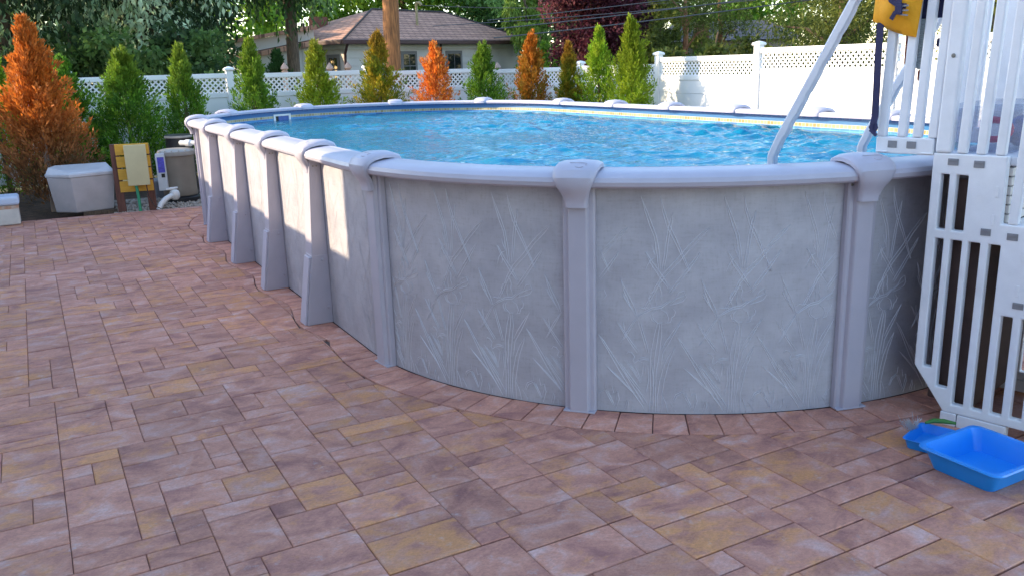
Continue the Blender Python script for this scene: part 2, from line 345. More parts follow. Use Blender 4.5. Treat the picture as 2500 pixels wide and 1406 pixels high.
# ------------------------------------------------------------------ pool outline
CU, CV0, CV1, RAD = 4.129, 5.175, 10.535, 2.375
QA = PI*RAD/2; LS = CV1-CV0; PER = 2*PI*RAD+2*LS
def pool(s, off=0.0):
    s = (s+PER/2) % PER - PER/2
    sg = 1 if s >= 0 else -1; t = abs(s)
    if t < QA: th = t/RAD; nx, ny = -math.sin(th), -math.cos(th); cx, cy = CU, CV0
    elif t < QA+LS: nx, ny = -1.0, 0.0; cx, cy = CU, CV0+t-QA
    else: th = (t-QA-LS)/RAD; nx, ny = -math.cos(th), math.sin(th); cx, cy = CU, CV1
    nx *= sg
    return Vector((cx+nx*(RAD+off), cy+ny*(RAD+off), 0)), Vector((nx, ny, 0))
def sdist(x, y):
    """distance outside the pool wall and arc position"""
    if y < CV0: d = math.hypot(x-CU, y-CV0)-RAD; th = math.atan2(-(x-CU), -(y-CV0)); return d, th*RAD
    if y > CV1: d = math.hypot(x-CU, y-CV1)-RAD; th = math.atan2(y-CV1, abs(x-CU)); return d, (QA+LS+th*RAD)*(1 if x < CU else -1)
    return abs(x-CU)-RAD, (QA+y-CV0)*(1 if x < CU else -1)

# ------------------------------------------------------------------ ground
g = MB(); g.add([(-150, -60, -0.06), (200, -60, -0.06), (200, 260, -0.06), (-150, 260, -0.06)], [(0, 1, 2, 3)])
ob('ground', g, 'soil', kind='structure')
def patio_end(x): return 12.72-0.115*x*0.9
pb = MB()
pb.add([(-3.0, -3, -0.014), (8.5, -3, -0.014), (8.5, 12.2, -0.014), (4.0, 12.2, -0.014), (2.4, patio_end(2.4), -0.014), (-3.0, patio_end(-3.0), -0.014)], [(0, 1, 2, 3, 4, 5)])
patio = ob('patio', pb, 'sand', kind='structure', label='red and tan mixed paver patio around the pool')
gb = MB(); gb.add([(0.75, 12.55, -0.05), (2.6, 12.35, -0.05), (3.4, 14.2, -0.05), (0.9, 14.4, -0.05)], [(0, 1, 2, 3)])
ob('gravel_bed', gb, 'gravelbase', kind='structure')
mbd = MB(); mbd.add([(-1.3, 12.6, -0.055), (11.2, 12.6, -0.055), (11.2, 16.9, -0.055), (-1.3, 16.9, -0.055)], [(0, 1, 2, 3)])
mbd.add([(8.6, 2, -0.055), (11.2, 2, -0.055), (11.2, 12.6, -0.055), (8.6, 12.6, -0.055)], [(0, 1, 2, 3)])
ob('planting_bed', mbd, 'mulch', kind='structure')

# ------------------------------------------------------------------ pavers
MOD = 0.1256; U0, V0 = 0.036-MOD*60, 2.036-MOD*40
def border_off(s):
    t = abs((s+PER/2) % PER-PER/2)
    if t < QA: b = 0.255
    elif t < QA+LS: b = 0.20
    else: b = 0.24
    k = min(1, max(0, (t-QA+0.5)/0.7)); k2 = min(1, max(0, (t-QA-LS+0.3)/0.6))
    b = 0.255*(1-k)+0.20*k; b = b*(1-k2)+0.24*k2
    if QA+0.3 < t < QA+LS: b += 0.04*math.cos(2*PI*(t-QA-0.835)/1.236)
    return b
def clip(poly, px, py, nx, ny):
    out = []
    for i in range(len(poly)):
        a, b = poly[i], poly[(i+1) % len(poly)]
        da = (a[0]-px)*nx+(a[1]-py)*ny; db = (b[0]-px)*nx+(b[1]-py)*ny
        if da >= 0: out.append(a)
        if (da >= 0) != (db >= 0):
            t = da/(da-db); out.append((a[0]+(b[0]-a[0])*t, a[1]+(b[1]-a[1])*t))
    return out
def area(p): return 0.5*abs(sum(p[i][0]*p[(i+1) % len(p)][1]-p[(i+1) % len(p)][0]*p[i][1] for i in range(len(p))))
def inset(poly, d):
    n = len(poly); out = []
    sgn = 1 if sum(poly[i][0]*poly[(i+1) % n][1]-poly[(i+1) % n][0]*poly[i][1] for i in range(n)) > 0 else -1
    for i in range(n):
        p0, p1, p2 = Vector(poly[i-1]), Vector(poly[i]), Vector(poly[(i+1) % n])
        e1 = (p1-p0); e2 = (p2-p1)
        if e1.length < 1e-5 or e2.length < 1e-5: out.append(tuple(p1)); continue
        e1.normalize(); e2.normalize()
        n1 = Vector((-e1.y, e1.x))*sgn; n2 = Vector((-e2.y, e2.x))*sgn; b = n1+n2
        k = d/max(0.35, b.dot(n1)) if b.length > 1e-6 else 0
        out.append((p1.x+b.x*k, p1.y+b.y*k))
    return out
def paver_geo(poly, mb, tone, tones):
    """a chamfered stone; adds to mb"""
    z = random.uniform(-0.0015, 0.0015); tx = random.uniform(-0.004, 0.004); ty = random.uniform(-0.004, 0.004)
    cx = sum(p[0] for p in poly)/len(poly); cy = sum(p[1] for p in poly)/len(poly)
    def zz(p, h): return h+z+(p[0]-cx)*tx+(p[1]-cy)*ty
    o1 = inset(poly, 0.0012); o2 = inset(poly, 0.0048)
    n = len(poly); o = len(mb.v)
    mb.v += [(p[0], p[1], -0.03) for p in o1]+[(p[0], p[1], zz(p, -0.0035)) for p in o1]+[(p[0], p[1], zz(p, 0)) for p in o2]
    for k in (0, 1):
        for i in range(n):
            j = (i+1) % n; mb.f.append((o+k*n+i, o+k*n+j, o+(k+1)*n+j, o+(k+1)*n+i))
    mb.f.append(tuple(o+2*n+i for i in range(n)))
    tones += [tone]*(3*n)
def paver_obj(name, mb, tones, parent, kind=None):
    o = ob(name, mb, 'paver', parent)
    a = o.data.attributes.new('tone', 'FLOAT_COLOR', 'POINT'); a.data.foreach_set('color', np.c_[np.array(tones), np.ones(len(tones))].astype(np.float32).ravel())
    if kind: o['kind'] = kind
    return o
pieces = [((3, 2), 5), ((2, 2), 5), ((3, 1), 3), ((2, 1), 3.5), ((2, 3), 3), ((4, 2), 0.25), ((1, 1), 0.6), ((1, 2), 1.2)]
NU, NV = 140, 130
occ = np.zeros((NU, NV), bool); rects = []
for j in range(NV):
    for i in range(NU):
        if occ[i, j]: continue
        c = [(p, w) for p, w in pieces if i+p[0] <= NU and j+p[1] <= NV and not occ[i:i+p[0], j:j+p[1]].any()]
        c = c or [((1, 1), 1)]
        p = random.choices([q[0] for q in c], [q[1] for q in c])[0]
        occ[i:i+p[0], j:j+p[1]] = True; rects.append((i, j, p[0], p[1]))
def campx(x, y, z=0.0):
    q = Vector((x, y, z-1.78)); d = q.dot(fw)
    if d < 0.2: return None
    return 1250+2103.4*q.dot(R_)/d, 703-2103.4*q.dot(U_)/d, d
cands = []
for i, j, w, h in rects:
    x0, y0 = U0+i*MOD, V0+j*MOD+0.0026; x1, y1 = x0+w*MOD, y0+h*MOD-0.0052
    if x1 < -0.42 or x0 > 7.2 or y1 < -1.0: continue
    cx, cy = (x0+x1)/2, (y0+y1)/2
    if cx > 3.6 and cy > 6.5: continue
    poly = [(x0, y0), (x1, y0), (x1, y1), (x0, y1)]
    poly = clip(poly, -0.42, 0, 1, 0)
    if len(poly) >= 3: poly = clip(poly, 0, patio_end(0)-0.14, -0.104, -1)
    if len(poly) < 3: continue
    d, s = sdist(cx, cy)
    if d < 0.75:
        pt, nn = pool(s, border_off(s)); e = 0.02
        p2, _ = pool(s+e, border_off(s+e)); tg = (p2-pt).normalized(); nr = Vector((tg.y, -tg.x, 0)); nr = nr if nr.dot(nn) > 0 else -nr
        poly = clip(poly, pt.x, pt.y, nr.x, nr.y)
        if len(poly) < 3: continue
        cc = (sum(p[0] for p in poly)/len(poly), sum(p[1] for p in poly)/len(poly))
    pp = []
    for q in poly:
        if not pp or (abs(q[0]-pp[-1][0])+abs(q[1]-pp[-1][1])) > 0.004: pp.append(q)
    if len(pp) > 2 and abs(pp[0][0]-pp[-1][0])+abs(pp[0][1]-pp[-1][1]) < 0.004: pp.pop()
    if len(pp) < 3 or area(pp) < 0.0012: continue
    c = campx(sum(q[0] for q in pp)/len(pp), sum(q[1] for q in pp)/len(pp))
    score = 0
    if c and -60 < c[0] < 2560 and c[1] < 1470:
        ps = [campx(*q) for q in pp]
        if all(ps): score = area([(q[0], q[1]) for q in ps])
    cands.append((score, pp))
cands.sort(key=lambda q: -q[0])
rest = MB(); rt_t = []
for k, (sc_, pp) in enumerate(cands):
    tone = (random.random()**1.3, random.random(), random.random())
    if k < 300 and sc_ > 60:
        b = MB(); t = []; paver_geo(pp, b, tone, t); paver_obj('paver', b, t, patio)
    else: paver_geo(pp, rest, tone, rt_t)
paver_obj('paver_field', rest, rt_t, patio, 'stuff')
# border course around the pool
s = -4.6; restb = MB(); rb_t = []
while s < QA+LS+0.9*RAD:
    wdt = random.uniform(0.135, 0.175) if abs(s) < QA-0.2 else random.uniform(0.10, 0.15)
    if s < -0.6 or s > QA+LS+0.3*RAD: wdt = 0.16
    poly = []
    for ss, of in ((s+0.0012, 0.005), (s+wdt-0.0012, 0.005), (s+wdt-0.0012, border_off(s+wdt)-0.005), (s+0.0012, border_off(s)-0.005)):
        p, nn = pool(ss, of); poly.append((p.x, p.y))
    tone = (random.random()*0.15, 0.8+random.random()*0.7, random.random())
    if s > -0.9:
        b = MB(); t = []; paver_geo(poly, b, tone, t); o = paver_obj('border_paver', b, t, patio)
    else: paver_geo(poly, restb, tone, rb_t)
    s += wdt
paver_obj('border_paver_run', restb, rb_t, patio, 'stuff')
# left soldier course and far edging
y = -1.0
lb = MB(); lt = []
while y < patio_end(-0.5)-0.16:
    h = 0.20
    poly = [(-0.62, y), (-0.422, y), (-0.422, y+h), (-0.62, y+h)]; tone = (random.random()*0.3, random.random(), random.random())
    if y > 8.2: b = MB(); t = []; paver_geo(poly, b, tone, t); paver_obj('edge_paver', b, t, patio)
    else: paver_geo(poly, lb, tone, lt)
    y += h
for x in np.arange(-2.4, -0.63, 0.25):
    for y in np.arange(-1, 12.4, 0.38):
        paver_geo([(x, y), (x+0.25, y), (x+0.25, y+0.38), (x, y+0.38)], lb, (random.random(), random.random(), random.random()), lt)
paver_obj('paver_strip', lb, lt, patio, 'stuff')
x = -0.62
while x < 2.2:
    w = random.uniform(0.17, 0.2); y0 = patio_end(x)-0.137; y1 = patio_end(x+w)-0.137
    b = MB(); t = []; paver_geo([(x, y0), (x+w, y1), (x+w, y1+0.13), (x, y0+0.13)], b, (random.random()*0.3, 0.5+random.random()*0.5, random.random()), t)
    paver_obj('edge_paver', b, t, patio); x += w

# ------------------------------------------------------------------ pool
P = empty('above_ground_pool', (CU, (CV0+CV1)/2, 0), 'large oval above-ground pool with embossed grey walls and buttressed side', 'pool')
near = [3.413, 1.988, 0.595, -0.81, -2.21, -3.55]
butL = [QA+v-CV0 for v in (6.01, 7.23, 8.45, 9.72)]
far = [QA+LS+th*RAD for th in (0.173, 0.737, 1.356, 1.955, 2.548)]
right = [-(QA+v-CV0) for v in (10.26, 9.03, 7.95, 6.89, 5.80)]
butR = right
posts = sorted(near+butL+far+right)
# profile of the capping rail, (outward, height)
RAIL = [(-0.100, 1.226), (-0.108, 1.25), (-0.100, 1.263), (-0.06, 1.272), (-0.052, 1.269), (-0.044, 1.2715), (0.05, 1.262), (0.090, 1.252), (0.110, 1.238), (0.118, 1.217), (0.112, 1.197), (0.095, 1.186), (0.05, 1.189), (0.02, 1.222)]
def sring(s, prof): 
    out = []
    for r, z in prof:
        p, n = pool(s, r); out.append((p.x, p.y, z))
    return out
allp = posts+[posts[0]+PER]
for a, b in zip(allp[:-1], allp[1:]):
    k = 8
    ob('top_rail', MB().loft([sring(a+(b-a)*i/k, RAIL) for i in range(k+1)]), 'resin', P, smooth=True, angle=28)
    # wall panel with its own thickness
    n = 14; mb = MB(); uv = []
    rings = []
    for i in range(n+1):
        ss = a+(b-a)*i/n
        rings.append(sring(ss, [(0.0, 0.0), (0.0, 0.3), (0.0, 0.6), (0.0, 0.9), (0.0, 1.205), (-0.006, 1.205), (-0.006, 0.0)]))
        uv += [(ss, 0), (ss, .3), (ss, .6), (ss, .9), (ss, 1.205), (ss, 1.21), (ss, 0)]
    ob('wall_panel', mb.loft(rings), 'wallprint', P, smooth=True, uv=uv)
# caps
CAP = [(-0.120, 1.230, .092), (-0.124, 1.258, .096), (-0.108, 1.284, .101), (-0.06, 1.302, .107), (0.01, 1.305, .110), (0.075, 1.294, .110), (0.118, 1.272, .108), (0.138, 1.240, .103), (0.139, 1.212, .095), (0.127, 1.182, .083), (0.109, 1.156, .071), (0.096, 1.132, .063), (0.0895, 1.110, .059), (0.088, 1.088, .057)]
def cap_rings():
    rings = []
    for i, (r, z, w) in enumerate(CAP):
        a = CAP[max(i-1, 0)]; b = CAP[min(i+1, len(CAP)-1)]
        t = Vector((b[0]-a[0], b[1]-a[1])).normalized(); nr = Vector((-t.y, t.x))   # outward normal of path
        ring = []
        for (x, h) in ((-1, -0.028), (-1, -0.010), (-0.93, -0.003), (-0.80, 0.0015), (-0.76, 0.0035), (0, 0.009), (0.76, 0.0035), (0.80, 0.0015), (0.93, -0.003), (1, -0.010), (1, -0.028)):
            ring.append((x*w, r+nr.x*h, z+nr.y*h))
        rings.append(ring)
    return rings
capmb = MB().loft(cap_rings())
# raised swirl mark on the cap
def place(o, s, off=0.0):
    p, n = pool(s, off); ang = math.atan2(n.y, n.x)-PI/2
    o.matrix_parent_inverse = parent_inv(P); o.location = p; o.rotation_euler = (0, 0, ang)
def cproto(name, mb, material, **k):
    o = ob(name, mb, material, P, **k); return o
def inst(proto, s, first):
    if first: o = proto
    else: o = proto.copy(); COL.objects.link(o); o.parent = P
    place(o, s); return o
cap0 = cproto('post_cap', capmb, 'resin', smooth=True, angle=30)
mk = MB()
pts = [(-0.045, 0.055), (-0.05, 0.04), (-0.04, 0.07), (0.0, 0.072), (0.035, 0.072), (0.05, 0.062)]
def capz(y): 
    for i in range(len(CAP)-1):
        if CAP[i][0] <= y <= CAP[i+1][0]:
            k = (y-CAP[i][0])/(CAP[i+1][0]-CAP[i][0]); return CAP[i][1]+(CAP[i+1][1]-CAP[i][1])*k
    return 1.29
mk.tube([(x, y, capz(y)+0.0098) for x, y in ((-0.05, 0.085), (-0.056, 0.075), (-0.05, 0.066), (-0.03, 0.062), (0.01, 0.062), (0.03, 0.060), (0.036, 0.055))], 0.0016, 6)
mk.tube([(x, y, capz(y)+0.0095) for x, y in ((-0.042, 0.098), (-0.025, 0.104), (-0.008, 0.102), (0.0, 0.094))], 0.0016, 6)
mark0 = cproto('cap_mark', mk, 'steel', smooth=True)
# uprights: fluted steel post
PW = 0.083
PROF = [(-PW, 0.001), (-PW, 0.030), (-PW+0.008, 0.038), (-0.056, 0.040), (-0.050, 0.058), (-0.044, 0.064), (0.044, 0.064), (0.050, 0.058), (0.056, 0.040), (PW-0.008, 0.038), (PW, 0.030), (PW, 0.001)]
post0 = cproto('upright_post', MB().loft([[(x, y, z) for x, y in PROF] for z in (0.002, 0.6, 1.188)]), 'steel', smooth=True, angle=25)
foot0 = cproto('post_foot', MB().box(-0.085, 0.085, 0.0015, 0.0665, 0.001, 0.010), 'steel', bevel=0.003)
def disc(x, y, z, r, dy):
    b = MB(); rings = []
    for yy, rr in ((y, r), (y+dy*0.7, r), (y+dy, r*0.6)):
        rings.append([(x+rr*math.cos(2*PI*k/10), yy, z+rr*math.sin(2*PI*k/10)) for k in range(10)])
    return b.loft(rings)
scr0 = cproto('screw', disc(PW-0.014, 0.0385, 1.165, 0.007, 0.005), 'screw', smooth=True)
# buttress: upper post, lower flared leg, strap
bu = MB(); BW = 0.075
bu.loft([[(-BW, 0.001, z), (-BW, d, z), (BW, d, z), (BW, 0.001, z)] for z, d in ((0.50, 0.118), (1.188, 0.080))])
butt0 = cproto('buttress_post', bu, 'steel', bevel=0.004)
lg = MB(); lg.loft([[(-BW-0.002, 0.001, z), (-BW-0.002, d, z), (BW+0.002, d, z), (BW+0.002, 0.001, z)] for z, d in ((0.001, 0.192), (0.505, 0.1195))])
leg0 = cproto('buttress_leg', lg, 'steel', bevel=0.004)
stp = MB(); stp.loft([[(x0, d, z), (x0, d+0.014, z), (x1, d+0.014, z), (x1, d, z)] for z, d, x0, x1 in ((0.004, 0.193, -0.062, 0.062), (0.49, 0.1225, -0.062, 0.062))])
strap0 = cproto('buttress_strap', stp, 'resin', bevel=0.002)
bolts = []
for sgn in (-1, 1):
    for (yy, zz) in ((0.045, 0.47), (0.028, 0.12)):
        b = MB(); b.loft([[(sgn*(BW+0.004+h), yy+rr*math.cos(2*PI*k/8), zz+rr*math.sin(2*PI*k/8)) for k in range(8)] for h, rr in ((0, 0.011), (0.006, 0.011), (0.010, 0.006))])
        bolts.append(cproto('bolt', b, 'steel', smooth=True))
    for yy in (0.030, 0.055):
        b = MB(); b.loft([[(sgn*(BW+h), yy+rr*math.cos(2*PI*k/8), 1.135+rr*math.sin(2*PI*k/8)) for k in range(8)] for h, rr in ((0, 0.006), (0.003, 0.005))])
        bolts.append(cproto('rivet', b, 'screw'))
seen_p = seen_b = seen_c = True
for s in posts:
    inst(cap0, s, seen_c); inst(mark0, s, seen_c); seen_c = False
    if s in butL or s in butR:
        for q in [butt0, leg0, strap0]+bolts: inst(q, s, seen_b)
        seen_b = False
    else:
        for q in (post0, foot0, scr0): inst(q, s, seen_p)
        seen_p = False
# embossed reed and iris pattern, drawn once in pattern space (x across, y up) and laid on the wall
E = [
 [(422,245),(440,310),(462,380),(482,430),(495,500),(506,590)], [(422,245),(446,305),(474,375),(494,430),(507,500),(516,590)],
 [(510,245),(518,310),(538,380),(568,440),(608,520),(648,605)], [(510,245),(524,300),(550,375),(581,440),(621,530),(652,603)],
 [(567,320),(550,370),(538,440),(530,520),(522,590)], [(567,320),(563,365),(551,430),(541,520),(530,590)],
 [(733,390),(690,420),(640,472),(590,535),(530,600),(500,650),(470,715),(438,775)], [(733,390),(701,432),(651,484),(601,547),(541,612),(510,655),(478,720),(446,778)],
 [(690,505),(650,558),(600,628),(550,700)], [(690,505),(686,522),(651,577),(606,642),(560,706)],
 [(445,505),(470,560),(510,620),(555,680)], [(445,505),(452,512),(481,556),(522,612),(558,672)],
 [(330,630),(348,692),(376,760),(402,810)], [(330,630),(348,670),(374,722),(398,770),(412,815)],
 [(335,700),(360,742),(390,788)], [(340,697),(352,730),(366,742)],
 [(408,815),(370,872),(328,952)], [(414,812),(376,878),(336,945)],
 [(412,830),(430,890),(446,950),(457,992)], [(422,826),(438,885),(456,950),(466,990)],
 [(443,600),(455,565),(470,540),(490,530)], [(468,545),(475,575),(471,592)], [(490,478),(486,505),(494,532)], [(474,470),(480,500),(490,520)],
 [(408,818),(440,797),(478,776),(520,770),(550,746),(582,724)], [(412,808),(445,786),(480,766),(518,760),(548,738)],
 [(582,724),(600,694),(622,684),(628,700),(634,714),(620,735),(592,746),(556,756)], [(560,748),(590,722),(626,708)],
 [(410,775),(424,768),(440,772),(452,768),(470,776)], [(478,765),(462,722),(470,700),(488,690),(496,655),(512,668),(520,690),(516,716),(526,742)], [(498,700),(494,735),(500,760)],
 [(480,790),(468,806),(478,830),(492,838)], [(500,780),(482,800),(484,822),(506,842),(528,838)], [(572,768),(586,786),(580,806),(570,814),(562,838),(540,842)], [(520,776),(546,792),(556,820),(548,842)],
 [(504,842),(490,900),(476,980),(472,1080),(474,1180),(470,1290)], [(522,842),(524,900),(514,990),(502,1080),(498,1180),(500,1290)], [(514,842),(506,910),(494,1000),(488,1100),(486,1290)],
 [(617,825),(580,876),(545,930),(525,972)], [(617,825),(604,852),(566,925),(532,985),(520,1060)],
 [(585,960),(555,1008),(531,1070),(516,1140),(508,1210),(512,1290)], [(585,960),(579,985),(556,1050),(540,1125),(528,1200),(530,1290)],
 [(225,910),(268,982),(328,1090),(396,1198),(452,1285)], [(225,910),(246,932),(304,1022),(384,1150),(446,1250)],
 [(257,1060),(318,1122),(388,1192),(440,1262)], [(264,1066),(330,1126),(398,1196)],
 [(325,1040),(360,1102),(420,1182),(470,1262)], [(334,1048),(374,1104),(432,1180)],
 [(312,840),(338,882),(368,930),(410,992)], [(345,840),(348,866),(352,888)], [(320,846),(350,890),(384,938),(420,986)],
 [(360,1002),(368,988),(384,992),(398,1010),(390,1032),(398,1044),(416,1030),(440,1042)], [(418,1020),(440,1014),(466,1020)], [(420,1028),(442,1022),(466,1028)],
 [(350,1030),(388,1082),(420,1132)], [(364,1040),(398,1086),(424,1140)], [(380,1052),(408,1090),(428,1142)], [(398,1052),(416,1092),(432,1136)], [(440,1040),(436,1090),(428,1130)],
 [(460,1052),(466,1130),(452,1200)], [(478,1040),(488,1122),(484,1160)], [(446,1046),(452,1100)],
 [(210,1232),(224,1196),(254,1180)], [(216,1236),(230,1204),(256,1188)], [(254,1186),(280,1232),(300,1272)], [(262,1188),(290,1234),(304,1266)], [(272,1192),(302,1266)], [(290,1162),(298,1200),(318,1190),(326,1230),(310,1286)], [(262,1146),(258,1180)], [(318,1200),(306,1262)],
 [(352,1282),(366,1230)], [(366,1230),(372,1250),(364,1286)], [(196,1236),(226,1284)], [(560,1290),(548,1240),(530,1200)], [(390,1288),(388,1262)],
]
EK = 0.001082; PITCH_E = 0.40
def emboss(a, b, hg=0.0024):
    mb = MB(); PI2 = 0.0021
    k0 = int(math.floor((-b)/PITCH_E))-1; k1 = int(math.ceil((-a)/PITCH_E))+1
    for k in range(k0, k1+1):
        for ln in E:
            pts = [(-((X-500)*EK+k*PITCH_E), (1296-Y)*EK) for X, Y in ln]   # seen from outside, right is decreasing s
            # resample with a little hand-drawn wobble
            fine = []
            for i in range(len(pts)-1):
                (x0, y0), (x1, y1) = pts[i], pts[i+1]; L = math.hypot(x1-x0, y1-y0); m_ = max(1, int(L/0.035))
                for q in range(m_): fine.append((x0+(x1-x0)*q/m_+random.uniform(-.0007, .0007), y0+(y1-y0)*q/m_+random.uniform(-.0007, .0007)))
            fine.append(pts[-1])
            seg = []
            for q in fine+[None]:
                if q is not None and a+0.004 < q[0] < b-0.004 and 0.006 < q[1] < 1.18: seg.append(q); continue
                if len(seg) >= 2:
                    o = len(mb.v)
                    for i, (x, y) in enumerate(seg):
                        x0, y0 = seg[max(i-1, 0)]; x1, y1 = seg[min(i+1, len(seg)-1)]
                        d = math.hypot(x1-x0, y1-y0)+1e-9; nx, ny = -(y1-y0)/d, (x1-x0)/d
                        wv = PI2*(0.45 if i in (0, len(seg)-1) else 1)
                        for kx, h in ((-1, 0.0005), (0, hg), (1, 0.0005)):
                            p, n = pool(x+nx*wv*kx, h); mb.v.append((p.x, p.y, y+ny*wv*kx))
                    for i in range(len(seg)-1):
                        for c in (0, 1): mb.f.append((o+3*i+c, o+3*i+c+1, o+3*i+c+4, o+3*i+c+3))
                seg = []
    return mb
allnear = sorted(near+[butL[0]])
sp = sorted(butL+near+far[:1])
for a, b in zip(sp[:-1], sp[1:]):
    if b < -0.9: continue
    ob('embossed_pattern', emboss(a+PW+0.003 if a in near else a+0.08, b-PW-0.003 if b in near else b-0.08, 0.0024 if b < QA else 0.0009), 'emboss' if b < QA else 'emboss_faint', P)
# liner
mb = MB(); uv = []; NS = 180
zs = [1.235, 1.188, 1.108, 1.0, 0.5, 0.06]
for i in range(NS):
    s = PER*i/NS
    for z in zs:
        p, n = pool(s, -0.012); mb.v.append((p.x, p.y, z)); uv.append((s, z))
nz = len(zs)
for i in range(NS):
    j = (i+1) % NS
    for k in range(nz-1): mb.f.append((i*nz+k, j*nz+k, j*nz+k+1, i*nz+k+1))
lin = ob('liner', mb, 'liner', P, smooth=True, uv=uv)
fl = MB(); uvf = []
for i in range(NS):
    p, n = pool(PER*i/NS, -0.013); fl.v.append((p.x, p.y, 0.062)); uvf.append((p.x, 0.2))
fl.f.append(tuple(range(NS)))
ob('liner_floor', fl, 'liner', P, uv=uvf)
# skimmer faceplate on the far wall
sk = QA+LS+1.19*RAD
skb = MB()
skb.box(-0.15, 0.15, -0.030, -0.014, 1.155, 1.18); skb.box(-0.15, -0.115, -0.030, -0.014, 1.00, 1.155); skb.box(0.115, 0.15, -0.030, -0.014, 1.00, 1.155)
o = cproto('skimmer_frame', skb, 'pvc', bevel=0.003); place(o, sk)
o = cproto('skimmer_flap', MB().box(-0.06, 0.115, -0.020, -0.015, 1.02, 1.15), 'bluebag'); place(o, sk)
o = cproto('skimmer_opening', MB().box(-0.115, -0.062, -0.018, -0.0145, 1.02, 1.15), 'dark'); place(o, sk)
# water
def waves():
    r = np.random.default_rng(5); st = 0.024; RW = RAD-0.0125
    xs = np.arange(CU-RW-st, CU+RW+2*st, st); ys = np.arange(CV0-RW-st, CV1+RW+2*st, st)
    X, Y = np.meshgrid(xs, ys, indexing='ij')
    cy = np.clip(Y, CV0, CV1); dx, dy = X-CU, Y-cy; d = np.hypot(dx, dy)
    inside = d <= RW; k = np.where(d > RW, RW/np.maximum(d, 1e-6), 1.0); near_ = d < RW+st*1.5
    X2, Y2 = CU+dx*k, cy+dy*k
    Zh = np.zeros_like(X)
    for i in range(64):
        lam = 0.10*(5.0**r.random()); th = r.normal(0.9, 0.75); am = 0.00115*(lam/0.2)**0.9
        Zh += am*np.sin(2*PI/lam*(X2*math.cos(th)+Y2*math.sin(th))+r.uniform(0, 6.3))
    patch = np.zeros_like(X)
    for i in range(10):
        lam = r.uniform(1.2, 4.0); th = r.uniform(0, 6.3); patch += np.sin(2*PI/lam*(X2*math.cos(th)+Y2*math.sin(th))+r.uniform(0, 6.3))
    Zh *= np.clip(0.9+0.20*patch+0.10*(X2-CU)-0.05*(Y2-7.8), 0.25, 1.7)
    Zh = 1.095+Zh
    nx, ny = X.shape; idx = np.arange(nx*ny).reshape(nx, ny)
    ok = inside[:-1, :-1] | inside[1:, :-1] | inside[1:, 1:] | inside[:-1, 1:]
    q = np.stack([idx[:-1, :-1], idx[1:, :-1], idx[1:, 1:], idx[:-1, 1:]], -1)[ok]
    used = np.unique(q); mp = np.full(nx*ny, -1); mp[used] = np.arange(len(used)); q = mp[q].astype(np.int32)
    V = np.stack([X2, Y2, Zh], -1).reshape(-1, 3)[used]
    me = bpy.data.meshes.new('water'); me.vertices.add(len(V)); me.vertices.foreach_set('co', V.ravel())
    me.loops.add(q.size); me.loops.foreach_set('vertex_index', q.ravel()); me.polygons.add(len(q))
    me.polygons.foreach_set('loop_start', np.arange(0, q.size, 4, dtype=np.int32)); me.polygons.foreach_set('loop_total', np.full(len(q), 4, dtype=np.int32))
    me.update(calc_edges=True); me.polygons.foreach_set('use_smooth', [True]*len(q)); me.materials.append(MT['water'])
    o = bpy.data.objects.new('water', me); COL.objects.link(o); o['kind'] = 'structure'
waves()

# ------------------------------------------------------------------ white entry steps
SA = Vector((3.739, 2.466, 0)); SO = Vector((0.24691, -0.96904, 0)); SW_ = Vector((0.96904, 0.24691, 0))
def SP(t, w, z): return SA+SO*t+SW_*w+Vector((0, 0, z))
ST = empty('pool_entry_steps', SA+SO*0.3+SW_*0.35, 'white resin entry steps with slatted side rails standing against the pool', 'steps')
tops = [(-0.142, 0.178, 1.320), (0.178, 0.40, 1.015), (0.40, 0.62, 0.705), (0.62, 0.86, 0.39)]
slots = [(-0.099, -0.061), (-0.030, 0.022), (0.050, 0.102), (0.137, 0.188), (0.223, 0.273), (0.308, 0.358), (0.393, 0.443), (0.478, 0.528), (0.563, 0.613), (0.648, 0.698), (0.733, 0.783)]
holes = []
for i, (a, b) in enumerate(slots):
    lo = 0.275 if i == 0 else 0.185 if i == 1 else 0.11
    hi = 0.918 if i < 4 else 0.595 if i < 7 else 0.29
    holes.append((a, b, lo, hi))
    if i < 2: holes.append((a, b, 0.962, 1.224))
